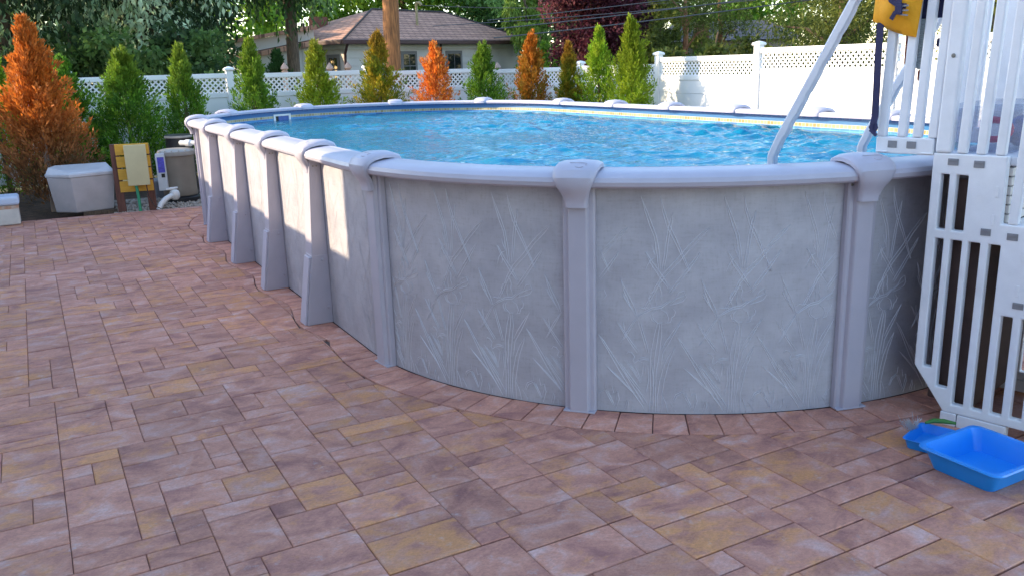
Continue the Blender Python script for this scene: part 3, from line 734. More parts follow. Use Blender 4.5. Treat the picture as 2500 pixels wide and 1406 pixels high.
def step_panel(w0, w1, name):
    ts = sorted({q for a, b, c, d in holes for q in (a, b)} | {q for a, b, c in tops for q in (a, b)})
    zs_ = sorted({q for a, b, c, d in holes for q in (c, d)} | {c for a, b, c in tops} | {0.066})
    bm_ = bmesh.new(); V = {}
    def vert(i, j, k):
        if (i, j, k) not in V: V[(i, j, k)] = bm_.verts.new(SP(ts[i], (w0, w1)[k], zs_[j]))
        return V[(i, j, k)]
    def filled(i, j):
        if not (0 <= i < len(ts)-1 and 0 <= j < len(zs_)-1): return False
        t = (ts[i]+ts[i+1])/2; z = (zs_[j]+zs_[j+1])/2
        top = [c for a, b, c in tops if a < t < b]
        if not top or z > top[0]: return False
        return not any(a < t < b and c < z < d for a, b, c, d in holes)
    for i in range(len(ts)-1):
        for j in range(len(zs_)-1):
            if not filled(i, j): continue
            bm_.faces.new([vert(i, j, 0), vert(i+1, j, 0), vert(i+1, j+1, 0), vert(i, j+1, 0)])
            bm_.faces.new([vert(i, j, 1), vert(i, j+1, 1), vert(i+1, j+1, 1), vert(i+1, j, 1)])
            for di, dj, e in ((-1, 0, ((i, j), (i, j+1))), (1, 0, ((i+1, j), (i+1, j+1))), (0, -1, ((i, j), (i+1, j))), (0, 1, ((i, j+1), (i+1, j+1)))):
                if not filled(i+di, j+dj):
                    (a1, b1), (a2, b2) = e; bm_.faces.new([vert(a1, b1, 0), vert(a2, b2, 0), vert(a2, b2, 1), vert(a1, b1, 1)])
    # chamfered lower corner towards the pool
    p0 = SP(-0.149, 0, 0.285); p1 = SP(0.012, 0, 0.066)
    d = p1-p0; nrm = d.cross(SW_).normalized()
    if nrm.dot(SP(0.3, 0, 0.6)-p0) < 0: nrm = -nrm
    r = bmesh.ops.bisect_plane(bm_, geom=bm_.verts[:]+bm_.edges[:]+bm_.faces[:], plane_co=p0, plane_no=-nrm, clear_outer=True)
    ed = [e for e in r['geom_cut'] if isinstance(e, bmesh.types.BMEdge)]
    bmesh.ops.contextual_create(bm_, geom=[e for e in bm_.edges if e.is_boundary]) if ed else None
    bmesh.ops.dissolve_limit(bm_, angle_limit=0.01, verts=bm_.verts, edges=bm_.edges)
    bmesh.ops.recalc_face_normals(bm_, faces=bm_.faces)
    me = bpy.data.meshes.new(name); bm_.to_mesh(me); bm_.free(); me.materials.append(MT['stepwhite'])
    o = bpy.data.objects.new(name, me); COL.objects.link(o); o.parent = ST; o.matrix_parent_inverse = parent_inv(ST)
    b = o.modifiers.new('bevel', 'BEVEL'); b.width = 0.006; b.segments = 2; b.limit_method = 'ANGLE'; b.angle_limit = math.radians(35)
    return o
def sbox(name, t0, t1, w0, w1, z0, z1, material='stepwhite', parent=ST, bevel=0.004, shear=0.0, **kw):
    mb = MB(); mb.box(t0, t1, w0, w1, z0, z1, fn=lambda t, w, z: SP(t+(z-z0)*shear, w, z))
    return ob(name, mb, material, parent, bevel=bevel, **kw)
for side, (w0, w1) in enumerate(((0.0, 0.045), (0.70, 0.745))):
    step_panel(w0, w1, 'side_panel')
    sbox('foot', 0.004, 0.078, w0-0.004, w1+0.004, 0.0, 0.0655); sbox('foot', 0.082, 0.30, w0-0.002, w1+0.002, 0.0, 0.0645); sbox('foot', 0.72, 0.85, w0-0.004, w1+0.004, 0.0, 0.0655)
    # upper side rail sitting over the pool rim
    sbox('rail_base', -0.42, -0.1445, w0, w1, 1.306, 1.385, bevel=0.006)
    zr = 2.28
    for t in (-0.40, -0.372+0.07, -0.230, -0.158):
        sbox('baluster', t-0.021, t+0.021, w0+0.004, w1-0.004, 1.3865, zr, shear=0.03, bevel=0.007)
    sbox('rail_post', -0.136, -0.066, w0-0.004, w1+0.004, 1.322, zr, shear=0.022, bevel=0.010)
    for t in (-0.020, 0.062, 0.143):
        sbox('baluster', t-0.021, t+0.021, w0+0.004, w1-0.004, 1.3215, zr if t < 0.1 else zr-0.06, shear=0.03, bevel=0.007)
    for t in (0.226, 0.306, 0.378):
        sbox('baluster', t-0.021, t+0.021, w0+0.004, w1-0.004, 1.0165, 2.20-(t-0.2)*1.1, shear=0.03, bevel=0.007)
    for t in (0.45, 0.53, 0.60):
        sbox('baluster', t-0.021, t+0.021, w0+0.004, w1-0.004, 0.7065, 2.20-(t-0.2)*1.1, shear=0.03, bevel=0.007)
    mb = MB(); mb.tube([SP(-0.43, w0+0.022, 2.30), SP(0.14, w0+0.022, 2.30), SP(0.24, w0+0.022, 2.25), SP(0.72, w0+0.022, 1.74), SP(0.80, w0+0.022, 1.60), SP(0.80, w0+0.022, 0.39)], 0.03, 12)
    ob('handrail', mb, 'stepwhite', ST, smooth=True)
    sb = -1 if side == 0 else 1
    wf = w0 if side == 0 else w1
    for (a, b, c, d) in ((-0.074, -0.026, 1.267, 1.298), (0.040, 0.086, 1.262, 1.294), (0.099, 0.143, 0.956, 0.988), (0.211, 0.257, 0.947, 0.979), (0.266, 0.312, 0.638, 0.668)):
        o = sbox('clip', a, b, min(wf, wf+sb*0.0035), max(wf, wf+sb*0.0035), c, d, 'clip', bevel=0.002)
        mbz = MB(); mbz.box(a+0.004, b-0.004, min(wf+sb*0.0035, wf+sb*0.006), max(wf+sb*0.0035, wf+sb*0.006), (c+d)/2+0.003, d-0.004, fn=SP)
        ob('clip_tab', mbz, 'clip', o, bevel=0.001)
    for (t, z, h) in ((0.150, 1.16, 0.05), (0.146, 1.00+0.03, 0.05), (0.285, 0.88, 0.05), (0.280, 0.72, 0.05)):
        sbox('moulded_notch', t-0.006, t+0.006, min(wf, wf+sb*0.003), max(wf, wf+sb*0.003), z-h/2, z+h/2, bevel=0.0015)
    for t in (-0.41, -0.20):
        sbox('moulded_lip', t, t+0.05, min(wf, wf+sb*0.006), max(wf, wf+sb*0.006), 1.312, 1.318, bevel=0.002)
    for t in (-0.36, -0.27):
        sbox('clip', t, t+0.044, min(wf, wf+sb*0.003), max(wf, wf+sb*0.003), 1.335, 1.368, 'clip', bevel=0.002)
    b = MB(); q = [SP(-0.092+0.010*math.cos(k*PI/5), wf+sb*0.006, 1.76+0.010*math.sin(k*PI/5)) for k in range(10)]; q2 = [SP(-0.092+0.006*math.cos(k*PI/5), wf+sb*0.011, 1.76+0.006*math.sin(k*PI/5)) for k in range(10)]
    b.loft([q, q2]); ob('bolt', b, 'screw', ST, smooth=True)
for t0, t1, zt in tops:
    sbox('tread', t0+0.004, t1+0.03, 0.047, 0.698, zt-0.045, zt-0.005, bevel=0.008)
for i, (t0, t1, zt) in enumerate(tops):
    zb = tops[i+1][2] if i < 3 else 0.02
    mb = MB(); n = 6
    for k in range(n):
        a = zb+(zt-0.05-zb)*k/n; b = zb+(zt-0.05-zb)*(k+1)/n-0.006
        mb.box(t1-0.005, t1+0.012, 0.048, 0.697, a, b, fn=SP)
    ob('riser', mb, 'sand_lt', ST, bevel=0.002)
sbox('slot_shade_box', -0.095, 0.125, 0.075, 0.66, 0.09, 1.20, mat('slot_shade_brown', (0.085, 0.05, 0.042), 0.7, 0.2, 8), bevel=0.01)  # added dark box; its brown stands in for the shade behind the slots
# inner ladder rails going down into the water
for off, dt in ((0.022, 0.0), (0.72, 0.17)):
    pts = [SP(-0.30+dt, off, 2.40), SP(-0.58+dt, off, 2.04), SP(-0.945+dt, off, 1.36), SP(-0.99+dt, off, 1.26), SP(-1.0+dt, off, 0.5), SP(-1.0+dt, off, 0.075)]
    rings = []
    dense = []
    for i in range(len(pts)-1):
        k = 26 if i in (0, 1) else 4
        for q in range(k): dense.append((pts[i].lerp(pts[i+1], q/k), i))
    dense.append((pts[-1], 4))
    dist = 0; last = dense[0][0]
    for i, (p, sg) in enumerate(dense):
        dist += (p-last).length; last = p
        tg = (dense[min(i+1, len(dense)-1)][0]-dense[max(i-1, 0)][0]).normalized(); nn = SW_.cross(tg).normalized()
        notch = 0.0
        if sg in (0, 1):
            ph = (dist % 0.165)/0.165; notch = 0.0045*(1 if ph < 0.72 else 0)
        a, bth = 0.021, 0.024
        rings.append([p+SW_*x*a+nn*(y*bth+(notch*(1 if y < 0 else 0)*-1)) for x, y in ((-1, -.6), (-.6, -1), (.6, -1), (1, -.6), (1, .6), (.6, 1), (-.6, 1), (-1, .6))])
    ob('ladder_rail', MB().loft(rings), 'ladder', ST, smooth=True, angle=35)
for z in (0.85, 0.55, 0.25):
    sbox('ladder_tread', -1.0, -0.88, 0.045, 0.70, z-0.03, z, 'resin')
# life jackets hanging on the rail
JK = empty('life_jacket', SP(-0.34, -0.04, 1.85), 'orange-yellow child life jacket with navy straps hanging on the step railing', 'life jacket')
def jp(t, z, w): return SP(t, w, z)
nu, nv = 18, 18
def grid_shell(corner, thick, name, material, parent, wr=0.006, seed=0):
    """puffed fabric shell over a bilinear quad in (t,z); corner: TL,TR,BR,BL"""
    mb = MB(); TL, TR, BR, BL = corner; r = random.Random(seed); ph = [r.uniform(0, 6) for _ in range(6)]
    for side in (0, 1):
        for j in range(nv+1):
            for i in range(nu+1):
                a, b = i/nu, j/nv
                t = (TL[0]*(1-a)+TR[0]*a)*(1-b)+(BL[0]*(1-a)+BR[0]*a)*b; z = (TL[1]*(1-a)+TR[1]*a)*(1-b)+(BL[1]*(1-a)+BR[1]*a)*b
                z += 0.012*math.sin(a*PI)*b*-1
                bul = (1-(2*a-1)**4)*(1-(2*b-1)**6)
                w = wr*math.sin(9*a+3*b+ph[0])+wr*0.7*math.sin(22*a*(1-0.5*b)+ph[1])*b+wr*0.6*math.sin(14*b+4*a+ph[2])
                ww = -0.012-(thick*bul+w*bul if side == 0 else -0.004*bul)
                mb.v.append(tuple(SP(t, ww, z)))
    N = (nu+1)*(nv+1)
    for j in range(nv):
        for i in range(nu):
            k = j*(nu+1)+i; mb.f.append((k, k+1, k+nu+2, k+nu+1)); mb.f.append((N+k, N+k+nu+1, N+k+nu+2, N+k+1))
    bd = [i for i in range(nu+1)]+[j*(nu+1)+nu for j in range(1, nv+1)]+[nv*(nu+1)+i for i in range(nu-1, -1, -1)]+[j*(nu+1) for j in range(nv-1, 0, -1)]
    for a, b in zip(bd, bd[1:]+bd[:1]): mb.f.append((a, N+a, N+b, b))
    return ob(name, mb, material, parent, smooth=True, angle=60)
grid_shell([(-0.455, 2.24), (-0.225, 2.24), (-0.262, 1.845), (-0.475, 1.93)], 0.035, 'front_panel', 'jacket', JK, seed=3)
mb = MB(); rings = []
def ribbon(pts, width, parent, name='strap', material='navy', thick=0.003):
    rings = []
    for i, (t, w, z) in enumerate(pts):
        a = pts[max(i-1, 0)]; b = pts[min(i+1, len(pts)-1)]; d = Vector((b[0]-a[0], b[2]-a[2])).normalized(); nx, nz = -d.y, d.x
        rings.append([SP(t+nx*width/2*k, w+h, z+nz*width/2*k) for k, h in ((-1, 0), (1, 0), (1, -thick), (-1, -thick))])
    return ob(name, MB().loft(rings), material, parent)
ribbon([(-0.400, -0.052, 2.06), (-0.372, -0.056, 2.015), (-0.335, -0.058, 1.99), (-0.300, -0.058, 1.985)], 0.024, JK)
ribbon([(-0.335, -0.061, 2.02), (-0.331, -0.064, 1.985), (-0.334, -0.061, 1.95)], 0.026, JK)
ribbon([(-0.318, -0.066, 1.975), (-0.345, -0.070, 1.958), (-0.362, -0.066, 1.93)], 0.020, JK)
for dz in (-0.018, 0.0, 0.018):
    ribbon([(-0.322, -0.066, 1.968+dz), (-0.285, -0.068, 1.966+dz*1.2)], 0.007, JK, 'buckle', 'clip', 0.006)
sbox('buckle_body', -0.345, -0.312, -0.078, -0.062, 1.950, 1.992, 'navy', JK, 0.003)
ribbon([(-0.432, -0.018, 1.92), (-0.430, -0.020, 1.75), (-0.427, -0.018, 1.60), (-0.424, -0.020, 1.48), (-0.428, -0.024, 1.45), (-0.418, -0.026, 1.43), (-0.430, -0.030, 1.405)], 0.034, JK)
ribbon([(-0.430, -0.028, 1.45), (-0.438, -0.03, 1.432), (-0.426, -0.03, 1.41), (-0.405, -0.03, 1.392)], 0.018, JK)
J2 = empty('life_jacket', SP(-0.24, 0.10, 1.7), 'dark life jacket with grey and red patches hanging behind the balusters', 'life jacket')
def box2(name, t0, t1, w0, w1, z0, z1, m_): return sbox(name, t0, t1, w0, w1, z0, z1, m_, J2, 0.012)
box2('back_panel', -0.31, -0.13, 0.060, 0.095, 1.93, 2.26, 'navy'); box2('grey_panel', -0.285, -0.215, 0.055, 0.085, 1.70, 1.93, 'greyfab')
box2('red_panel', -0.345, -0.288, 0.060, 0.085, 1.72, 1.90, 'darkred'); box2('red_tail', -0.275, -0.235, 0.058, 0.080, 1.645, 1.70, 'darkred'); box2('side_strap', -0.20, -0.11, 0.060, 0.075, 1.80, 1.84, 'navy')
box2('belt_end', -0.262, -0.243, 0.058, 0.074, 1.56, 1.645, 'navy')
# clear storage tote on the top step
TT = empty('storage_tote', SP(0.02, 0.38, 1.316), 'clear plastic storage tote of pool toys on the top step', 'tote')
mb = MB()
rings = [[SP(a*x+0.02, 0.37+y*b, z) for x, y in ((-1, -1), (1, -1), (1, 1), (-1, 1))] for z, a, b in ((1.318, 0.120, 0.24), (1.50, 0.140, 0.275), (1.50, 0.148, 0.285), (1.512, 0.148, 0.285), (1.512, 0.132, 0.265), (1.322, 0.114, 0.232))]
ob('tub', mb.loft(rings), 'clear', TT, bevel=0.006)
mb = MB(); mb.loft([[SP(a*x+0.02, 0.37+y*b, z) for x, y in ((-1, -1), (1, -1), (1, 1), (-1, 1))] for z, a, b in ((1.5135, 0.150, 0.29), (1.53, 0.150, 0.29), (1.54, 0.13, 0.265))]); ob('lid', mb, 'clear', TT, bevel=0.006)
mb = MB(); cp = SP(0.05, 0.20, 1.42)
mb.tube([cp+SO*0.06*math.cos(k*PI/8)+Vector((0, 0, 0.045*math.sin(k*PI/8)))+SW_*0.02*math.cos(k*PI/4) for k in range(17)], 0.016, 8)
ob('swim_mask', mb, 'pink', None, smooth=True, label='pink swim mask inside the clear storage tote', cat='swim mask')
mb = MB(); rr = random.Random(4); rings = []
for j in range(9):
    th = PI*j/8; rings.append([SP(0.09+0.05*math.sin(th)*math.cos(k*PI/6)*(1+0.15*rr.random()), 0.44+0.11*math.sin(th)*math.sin(k*PI/6)*(1+0.15*rr.random()), 1.40-0.075*math.cos(th)) for k in range(12)])
o = ob('swim_bag', mb.loft(rings), 'bluebag', None, smooth=True); setprops(o, 'crumpled blue bag inside the clear storage tote', 'bag')

# ------------------------------------------------------------------ blue trays on the patio
def rrect(cx, cy, hx, hy, r, z, ang=0.0, n=5):
    out = []
    for (sx, sy, a0) in ((1, 1, 0), (-1, 1, PI/2), (-1, -1, PI), (1, -1, 1.5*PI)):
        for k in range(n+1):
            a = a0+PI/2*k/n; x = sx*(hx-r)+r*math.cos(a); y = sy*(hy-r)+r*math.sin(a)
            out.append((cx+x*math.cos(ang)-y*math.sin(ang), cy+x*math.sin(ang)+y*math.cos(ang), z))
    return out
cx, cy, an = 3.435, 2.035, -0.01
tr = MB().loft([rrect(cx, cy, 0.160, 0.140, 0.03, 0.002, an), rrect(cx, cy, 0.176, 0.158, 0.035, 0.05, an), rrect(cx, cy, 0.190, 0.175, 0.04, 0.098, an), rrect(cx, cy, 0.203, 0.188, 0.045, 0.100, an), rrect(cx, cy, 0.206, 0.191, 0.045, 0.094, an), rrect(cx, cy, 0.209, 0.194, 0.045, 0.097, an), rrect(cx, cy, 0.206, 0.191, 0.045, 0.105, an),
   rrect(cx, cy, 0.188, 0.173, 0.04, 0.105, an), rrect(cx, cy, 0.174, 0.156, 0.035, 0.055, an), rrect(cx, cy, 0.158, 0.138, 0.03, 0.007, an)])
o = ob('plastic_tray', tr, 'blueplastic', None, smooth=True, angle=50); setprops(o, 'large bright blue plastic foot-rinse tray in front of the steps', 'tray')
cx, cy, an = 3.485, 2.335, 0.30
DP = empty('dustpan', (cx, cy, 0), 'small blue dustpan with brush lying behind the large blue tray', 'dustpan')
tr = MB().loft([rrect(cx, cy, 0.11, 0.065, 0.02, 0.002, an), rrect(cx, cy, 0.12, 0.078, 0.025, 0.045, an), rrect(cx, cy, 0.127, 0.085, 0.025, 0.048, an), rrect(cx, cy, 0.118, 0.076, 0.025, 0.048, an), rrect(cx, cy, 0.105, 0.06, 0.02, 0.007, an)])
ob('pan', tr, 'blueplastic', DP, smooth=True, angle=50)
mb = MB(); rr = random.Random(9)
for k in range(60):
    a = Vector((3.47+rr.uniform(-.03, .03), 2.42+rr.uniform(-.015, .015), 0.05)); mb.tube([a, a+Vector((rr.uniform(-.06, .05), rr.uniform(-.02, .05), rr.uniform(.025, .055)))], 0.0011, 3)
ob('brush_bristles', mb, 'bristle', DP, kind='stuff')
mb = MB(); mb.tube([(3.54, 2.40, 0.07), (3.58, 2.385, 0.078), (3.62, 2.36, 0.074), (3.66, 2.325, 0.066)], [0.006, 0.012, 0.012, 0.007], 8); ob('brush_handle', mb, 'brightgreen', DP, smooth=True)

# ------------------------------------------------------------------ equipment by the far patio edge
def bin_box(name, cx, cy, hx, hy, h, ang, m1, label, cat='storage bin'):
    e = empty(name, (cx, cy, 0), label, cat)
    def rect(fx, fy, z, dx=0): 
        return [(cx+(x*fx)*math.cos(ang)-(y*fy)*math.sin(ang), cy+(x*fx)*math.sin(ang)+(y*fy)*math.cos(ang), z) for x, y in ((-1, -1), (1, -1), (1, 1), (-1, 1))]
    return e, rect
# large beige bin: angular front, tapered, dished lid
BN = empty('storage_bin', (0.55, 12.98, 0), 'weathered beige angular plastic bin with dished lid beside the tree', 'bin')
fp = [(-0.40, 0.02), (-0.12, -0.24), (0.42, -0.12), (0.40, 0.30), (-0.30, 0.34)]
def fpr(k, z, grow=0.0): return [(0.53+x*k+(grow if x > 0 else -grow), 13.0+y*k+(grow if y > 0 else -grow), z) for x, y in fp]
ob('bin_body', MB().loft([fpr(0.86, 0.03), fpr(1.0, 0.50)]), 'binwall', BN, bevel=0.012)
ob('bin_rim', MB().loft([fpr(1.0, 0.501, 0.012), fpr(1.01, 0.545, 0.014)]), 'binlid', BN, bevel=0.008)
top = [fpr(1.0, 0.546, 0.004), fpr(0.9, 0.60), fpr(0.55, 0.615)]
top[1] = [(x, y, z+(0.03 if y > 13.0 else -0.035)) for x, y, z in top[1]]; top[2] = [(x, y, z-0.05) for x, y, z in top[2]]
ob('bin_lid', MB().loft(top), 'binlid', BN, smooth=True, angle=50)
for yy in (12.80, 13.10): mb = MB(); mb.box(0.50, 0.92, yy, yy+0.06, -0.05, 0.03); ob('wooden_runner', mb, 'bark', BN)
# small cooler at the left edge
CO = empty('cooler_box', (-0.42, 12.62, 0), 'small pale chest with blue-white lid at the far left patio corner', 'cooler')
mb = MB(); mb.box(-0.70, -0.235, 12.46, 12.80, 0.003, 0.25); ob('cooler_body', mb, mat('cooler_body', (0.58, 0.54, 0.48), 0.7, 0.1, 8), CO, bevel=0.015)
mb = MB(); mb.box(-0.704, -0.231, 12.456, 12.804, 0.205, 0.245); ob('cooler_stripe', mb, mat('rust_stripe', (0.45, 0.16, 0.06), 0.8, 0.4, 12, col2=(0.55, 0.48, 0.40)), CO, bevel=0.004)
mb = MB(); mb.box(-0.73, -0.215, 12.43, 12.83, 0.252, 0.36); ob('cooler_lid', mb, 'coolerlid', CO, bevel=0.03, seg=3)
# electrical board
EB = empty('electrical_board', (1.18, 12.72, 0), 'yellow slatted board with beige electrical enclosure on two brown posts', 'electrical board')
ang = math.radians(-10)
def EP(x, y, z): return Vector((1.17+x*math.cos(ang)-y*math.sin(ang), 12.70+x*math.sin(ang)+y*math.cos(ang), z))
for x in (-0.20, 0.19):
    mb = MB(); mb.box(x-0.05, x+0.05, 0.0, 0.09, -0.05, 0.90 if x < 0 else 0.88, fn=EP); ob('board_post', mb, 'postbrown', EB, bevel=0.004)
for k in range(4):
    z = 0.26+k*0.165; mb = MB(); mb.box(-0.185, 0.235, -0.026, -0.001, z, z+0.145, fn=EP); ob('board_slat', mb, 'yellow', EB, bevel=0.003)
mb = MB(); mb.box(-0.06, 0.20, -0.155, -0.027, 0.36, 0.885, fn=EP); ob('enclosure', mb, 'ebox', EB, bevel=0.006)
mb = MB(); mb.box(-0.066, 0.206, -0.168, -0.156, 0.355, 0.892, fn=EP); ob('enclosure_door', mb, 'ebox', EB, bevel=0.004)
mb = MB(); mb.tube([EP(0.02, -0.09, 0.37), EP(0.03, -0.09, 0.28), EP(0.035, -0.09, 0.1), EP(0.035, -0.09, -0.02)], 0.02, 10); ob('conduit', mb, 'green', EB, smooth=True)
mb = MB(); mb.tube([EP(0.15, -0.08, 0.36), EP(0.16, -0.1, 0.2), EP(0.22, -0.12, 0.06), EP(0.30, -0.10, 0.01)], 0.007, 6); ob('cable', mb, 'black', EB, smooth=True)
# filter
FT = empty('pool_filter', (1.86, 13.5, 0), 'taupe cylindrical pool filter tank with pale clamp ring beside the pool', 'pool filter')
def lathe(cx, cy, prof, n=28): return MB().loft([[(cx+r*math.cos(2*PI*k/n), cy+r*math.sin(2*PI*k/n), z) for k in range(n)] for r, z in prof])
ob('tank', lathe(1.86, 13.5, [(0.235, 0.06), (0.245, 0.10), (0.235, 0.16), (0.235, 0.62), (0.24, 0.64)]), 'taupe', FT, smooth=True)
ob('base', lathe(1.86, 13.5, [(0.27, -0.05), (0.27, 0.03), (0.22, 0.06)]), 'black', FT, smooth=True)
ob('clamp_ring', lathe(1.86, 13.5, [(0.262, 0.641), (0.268, 0.66), (0.265, 0.70), (0.22, 0.725), (0.16, 0.735)]), 'taupelt', FT, smooth=True)
mb = MB()
for k in range(16):
    a = 2*PI*k/16; mb.tube([(1.86+0.21*math.cos(a), 13.5+0.21*math.sin(a), 0.70), (1.86+0.255*math.cos(a), 13.5+0.255*math.sin(a), 0.712)], 0.012, 6)
ob('ring_lug', mb, 'taupelt', FT, kind='stuff')
mb = MB(); rot = lambda x, y, z: Vector((1.62+x*0.94+y*0.34, 13.33-x*0.34*-1*0+y*0.94-x*0.2, z))
mb.box(-0.075, 0.055, -0.03, 0.03, 0.16, 0.69, fn=rot); ob('control_plate', mb, 'whitewall', FT, bevel=0.006)
mb = MB(); mb.box(-0.05, 0.045, -0.034, -0.031, 0.42, 0.64, fn=rot); ob('blue_label', mb, mat('label_blue', (0.10, 0.09, 0.50), 0.5, 0.6, 25, stretch=(1, 1, 8)), FT)
mb = MB(); mb.box(-0.015, 0.035, -0.034, -0.031, 0.35, 0.405, fn=rot); ob('black_label', mb, 'black', FT)
PU = empty('pump_motor', (1.98, 13.95, 0), 'black pump housing rising behind the taupe filter tank', 'pump')
ob('housing', lathe(1.98, 13.95, [(0.20, -0.05), (0.20, 0.55), (0.19, 0.84), (0.195, 0.90), (0.17, 0.905)]), 'black', PU, smooth=True)
ob('cap', lathe(1.98, 13.95, [(0.198, 0.86), (0.202, 0.875), (0.198, 0.892)]), 'taupelt', PU, smooth=True)
mb = MB(); mb.tube([(1.95, 13.62, 0.80), (2.05, 13.5, 0.80), (2.25, 13.25, 0.80), (2.45, 13.1, 0.80)], 0.036, 12); mb.tube([(2.02, 13.535, 0.80), (2.07, 13.47, 0.80)], 0.05, 12); ob('return_pipe', mb, 'pvc', PU, smooth=True)
VP = empty('valve_pipe', (1.62, 12.85, 0), 'white plastic elbow pipe with valve on the gravel', 'pipe')
mb = MB(); mb.tube([(1.42, 12.66, -0.02), (1.47, 12.72, 0.05), (1.54, 12.79, 0.10), (1.62, 12.86, 0.13), (1.70, 12.93, 0.14)], 0.036, 12); ob('elbow', mb, 'pvc', VP, smooth=True)
ob('valve_body', lathe(1.69, 12.92, [(0.04, 0.07), (0.068, 0.10), (0.072, 0.15), (0.06, 0.19), (0.03, 0.21)], 16), 'pvc', VP, smooth=True)
mb = MB(); mb.tube([(1.58, 12.90, 0.222), (1.65, 12.91, 0.228), (1.74, 12.92, 0.235)], [0.012, 0.02, 0.012], 8); ob('valve_handle', mb, 'pvc', VP, smooth=True)
mb = MB(); mb.box(1.55, 1.75, 13.9, 14.3, -0.05, 0.25); ob('motor', mb, 'clip', PU, bevel=0.03)
# gravel
mb = MB(); rr = random.Random(2)
for k in range(2600):
    x = rr.uniform(0.85, 2.75); y = rr.uniform(patio_end(x)+0.005, 14.0)
    if sdist(x, y)[0] < 0.02: continue
    r = rr.uniform(0.010, 0.026); z = -0.045+r*0.5+rr.uniform(0, 0.02); o = len(mb.v); a = rr.uniform(0, 6)
    for (dx, dy, dz) in ((1, 0, 0), (0, 1, 0), (-1, 0, 0), (0, -1, 0), (0, 0, .8), (0, 0, -.8)):
        q = 1+rr.uniform(-.25, .25); mb.v.append((x+r*q*(dx*math.cos(a)-dy*math.sin(a))*1.2, y+r*q*(dx*math.sin(a)+dy*math.cos(a)), z+dz*r*q))
    for f in ((0, 1, 4), (1, 2, 4), (2, 3, 4), (3, 0, 4), (1, 0, 5), (2, 1, 5), (3, 2, 5), (0, 3, 5)): mb.f.append(tuple(o+i for i in f))
ob('gravel', mb, 'gravel', None, smooth=True, angle=180, kind='stuff')

# ------------------------------------------------------------------ white fences
def fence(F_, p0, p1, h, lattice=True):
    """one bay between two posts, its boards being parts of the fence F_"""
    a = Vector((*p0, 0)); b = Vector((*p1, 0)); L = (b-a).length; e = (b-a).normalized(); nn = Vector((-e.y, e.x, 0))
    def F(x, y, z): return a+e*x+nn*y+Vector((0, 0, z))
    x0, x1 = 0.062, L-0.062
    def bx(name, xa, xb, ya, yb, za, zb, bev=0.004):
        mb = MB(); mb.box(xa, xb, ya, yb, za, zb, fn=F); return ob(name, mb, 'white', F_, bevel=bev)
    bx('top_rail', x0, x1, -0.03, 0.03, h-0.085, h)
    zlo = h-0.10-0.25 if lattice else h-0.09
    zt = zlo
    if lattice:
        bx('middle_rail', x0, x1, -0.03, 0.03, zlo-0.085, zlo)
        lm = MB(); pitch = 0.098; H = h-0.085-zlo; wd = 0.028
        for sg in (1, -1):
            yo = (0.001, 0.007) if sg > 0 else (-0.007, -0.001)
            x = x0-H
            while x < x1+H:
                xa, xb = (x, x+H) if sg > 0 else (x+H, x)
                poly = [(xa-wd*.7, zlo), (xa+wd*.7, zlo), (xb+wd*.7, zlo+H), (xb-wd*.7, zlo+H)]
                poly = clip(poly, x0, 0, 1, 0); poly = clip(poly, x1, 0, -1, 0) if len(poly) > 2 else []
                if len(poly) > 2: lm.prism(poly, lambda u, z, w: F(u, w, z), *yo)
                x += pitch
        ob('lattice', lm, 'white', F_, kind='stuff')
        zt = zlo-0.085
    bx('bottom_rail', x0, x1, -0.03, 0.03, 0.0, 0.14)
    ph = (zt-0.14)/5
    for k in range(5): bx('plank', x0, x1, -0.018, 0.018, 0.14+k*ph+0.0005, 0.14+(k+1)*ph-0.004, 0.003)
def fpost(F_, x, y, h):
    mb = MB(); mb.box(x-0.061, x+0.061, y-0.061, y+0.061, -0.05, h); po = ob('post', mb, 'white', F_, bevel=0.005)
    mb = MB(); mb.loft([[(x+a*r, y+b*r, z) for a, b in ((-1, -1), (1, -1), (1, 1), (-1, 1))] for r, z in ((0.080, h), (0.088, h+0.012), (0.088, h+0.03), (0.080, h+0.045), (0.03, h+0.068), (0.005, h+0.075))]); ob('post_cap', mb, 'white', po, bevel=0.004)
BV, RU = 16.9, 11.2
bu_ = [-1.30, 0.73, 3.42, 6.11, 8.80, RU]; bh = [1.80, 1.775, 1.755, 1.72, 1.685]
FB = empty('lattice_fence', (5, BV, 0), 'shaded white vinyl fence with lattice top running behind the conifers', 'fence', 'white vinyl fences')
for i in range(5): fence(FB, (bu_[i], BV), (bu_[i+1], BV), bh[i])
for x, h in zip(bu_, [1.85, 1.84, 1.82, 1.79, 1.76, 1.74]): fpost(FB, x, BV, h)
rv = [BV, 14.09, 11.36, 8.63, 5.90, 3.17, 0.44]; rh = [1.70, 1.825, 1.925, 2.00, 2.07, 2.14]
FR = empty('lattice_fence', (RU, 8, 0), 'sunlit white vinyl fence with lattice top along the right side', 'fence', 'white vinyl fences')
for i in range(6): fence(FR, (RU, rv[i]), (RU, rv[i+1]), rh[i])
for y, h in zip(rv[1:], [1.87, 1.97, 2.05, 2.12, 2.19, 2.2]): fpost(FR, RU, y, h)
# plain side fence on the left, outside the picture, whose top edge shades the pool wall
lv = [BV, 14.4, 11.9, 9.4, 6.9]
FL = empty('privacy_fence', (-1.3, 12, 0), 'solid white vinyl fence left of the patio, outside the picture', 'fence', 'white vinyl fences')
for i in range(4): fence(FL, (-1.30, lv[i]), (-1.30, lv[i+1]), 1.83, False)
for y in lv[1:]: fpost(FL, -1.30, y, 1.83)
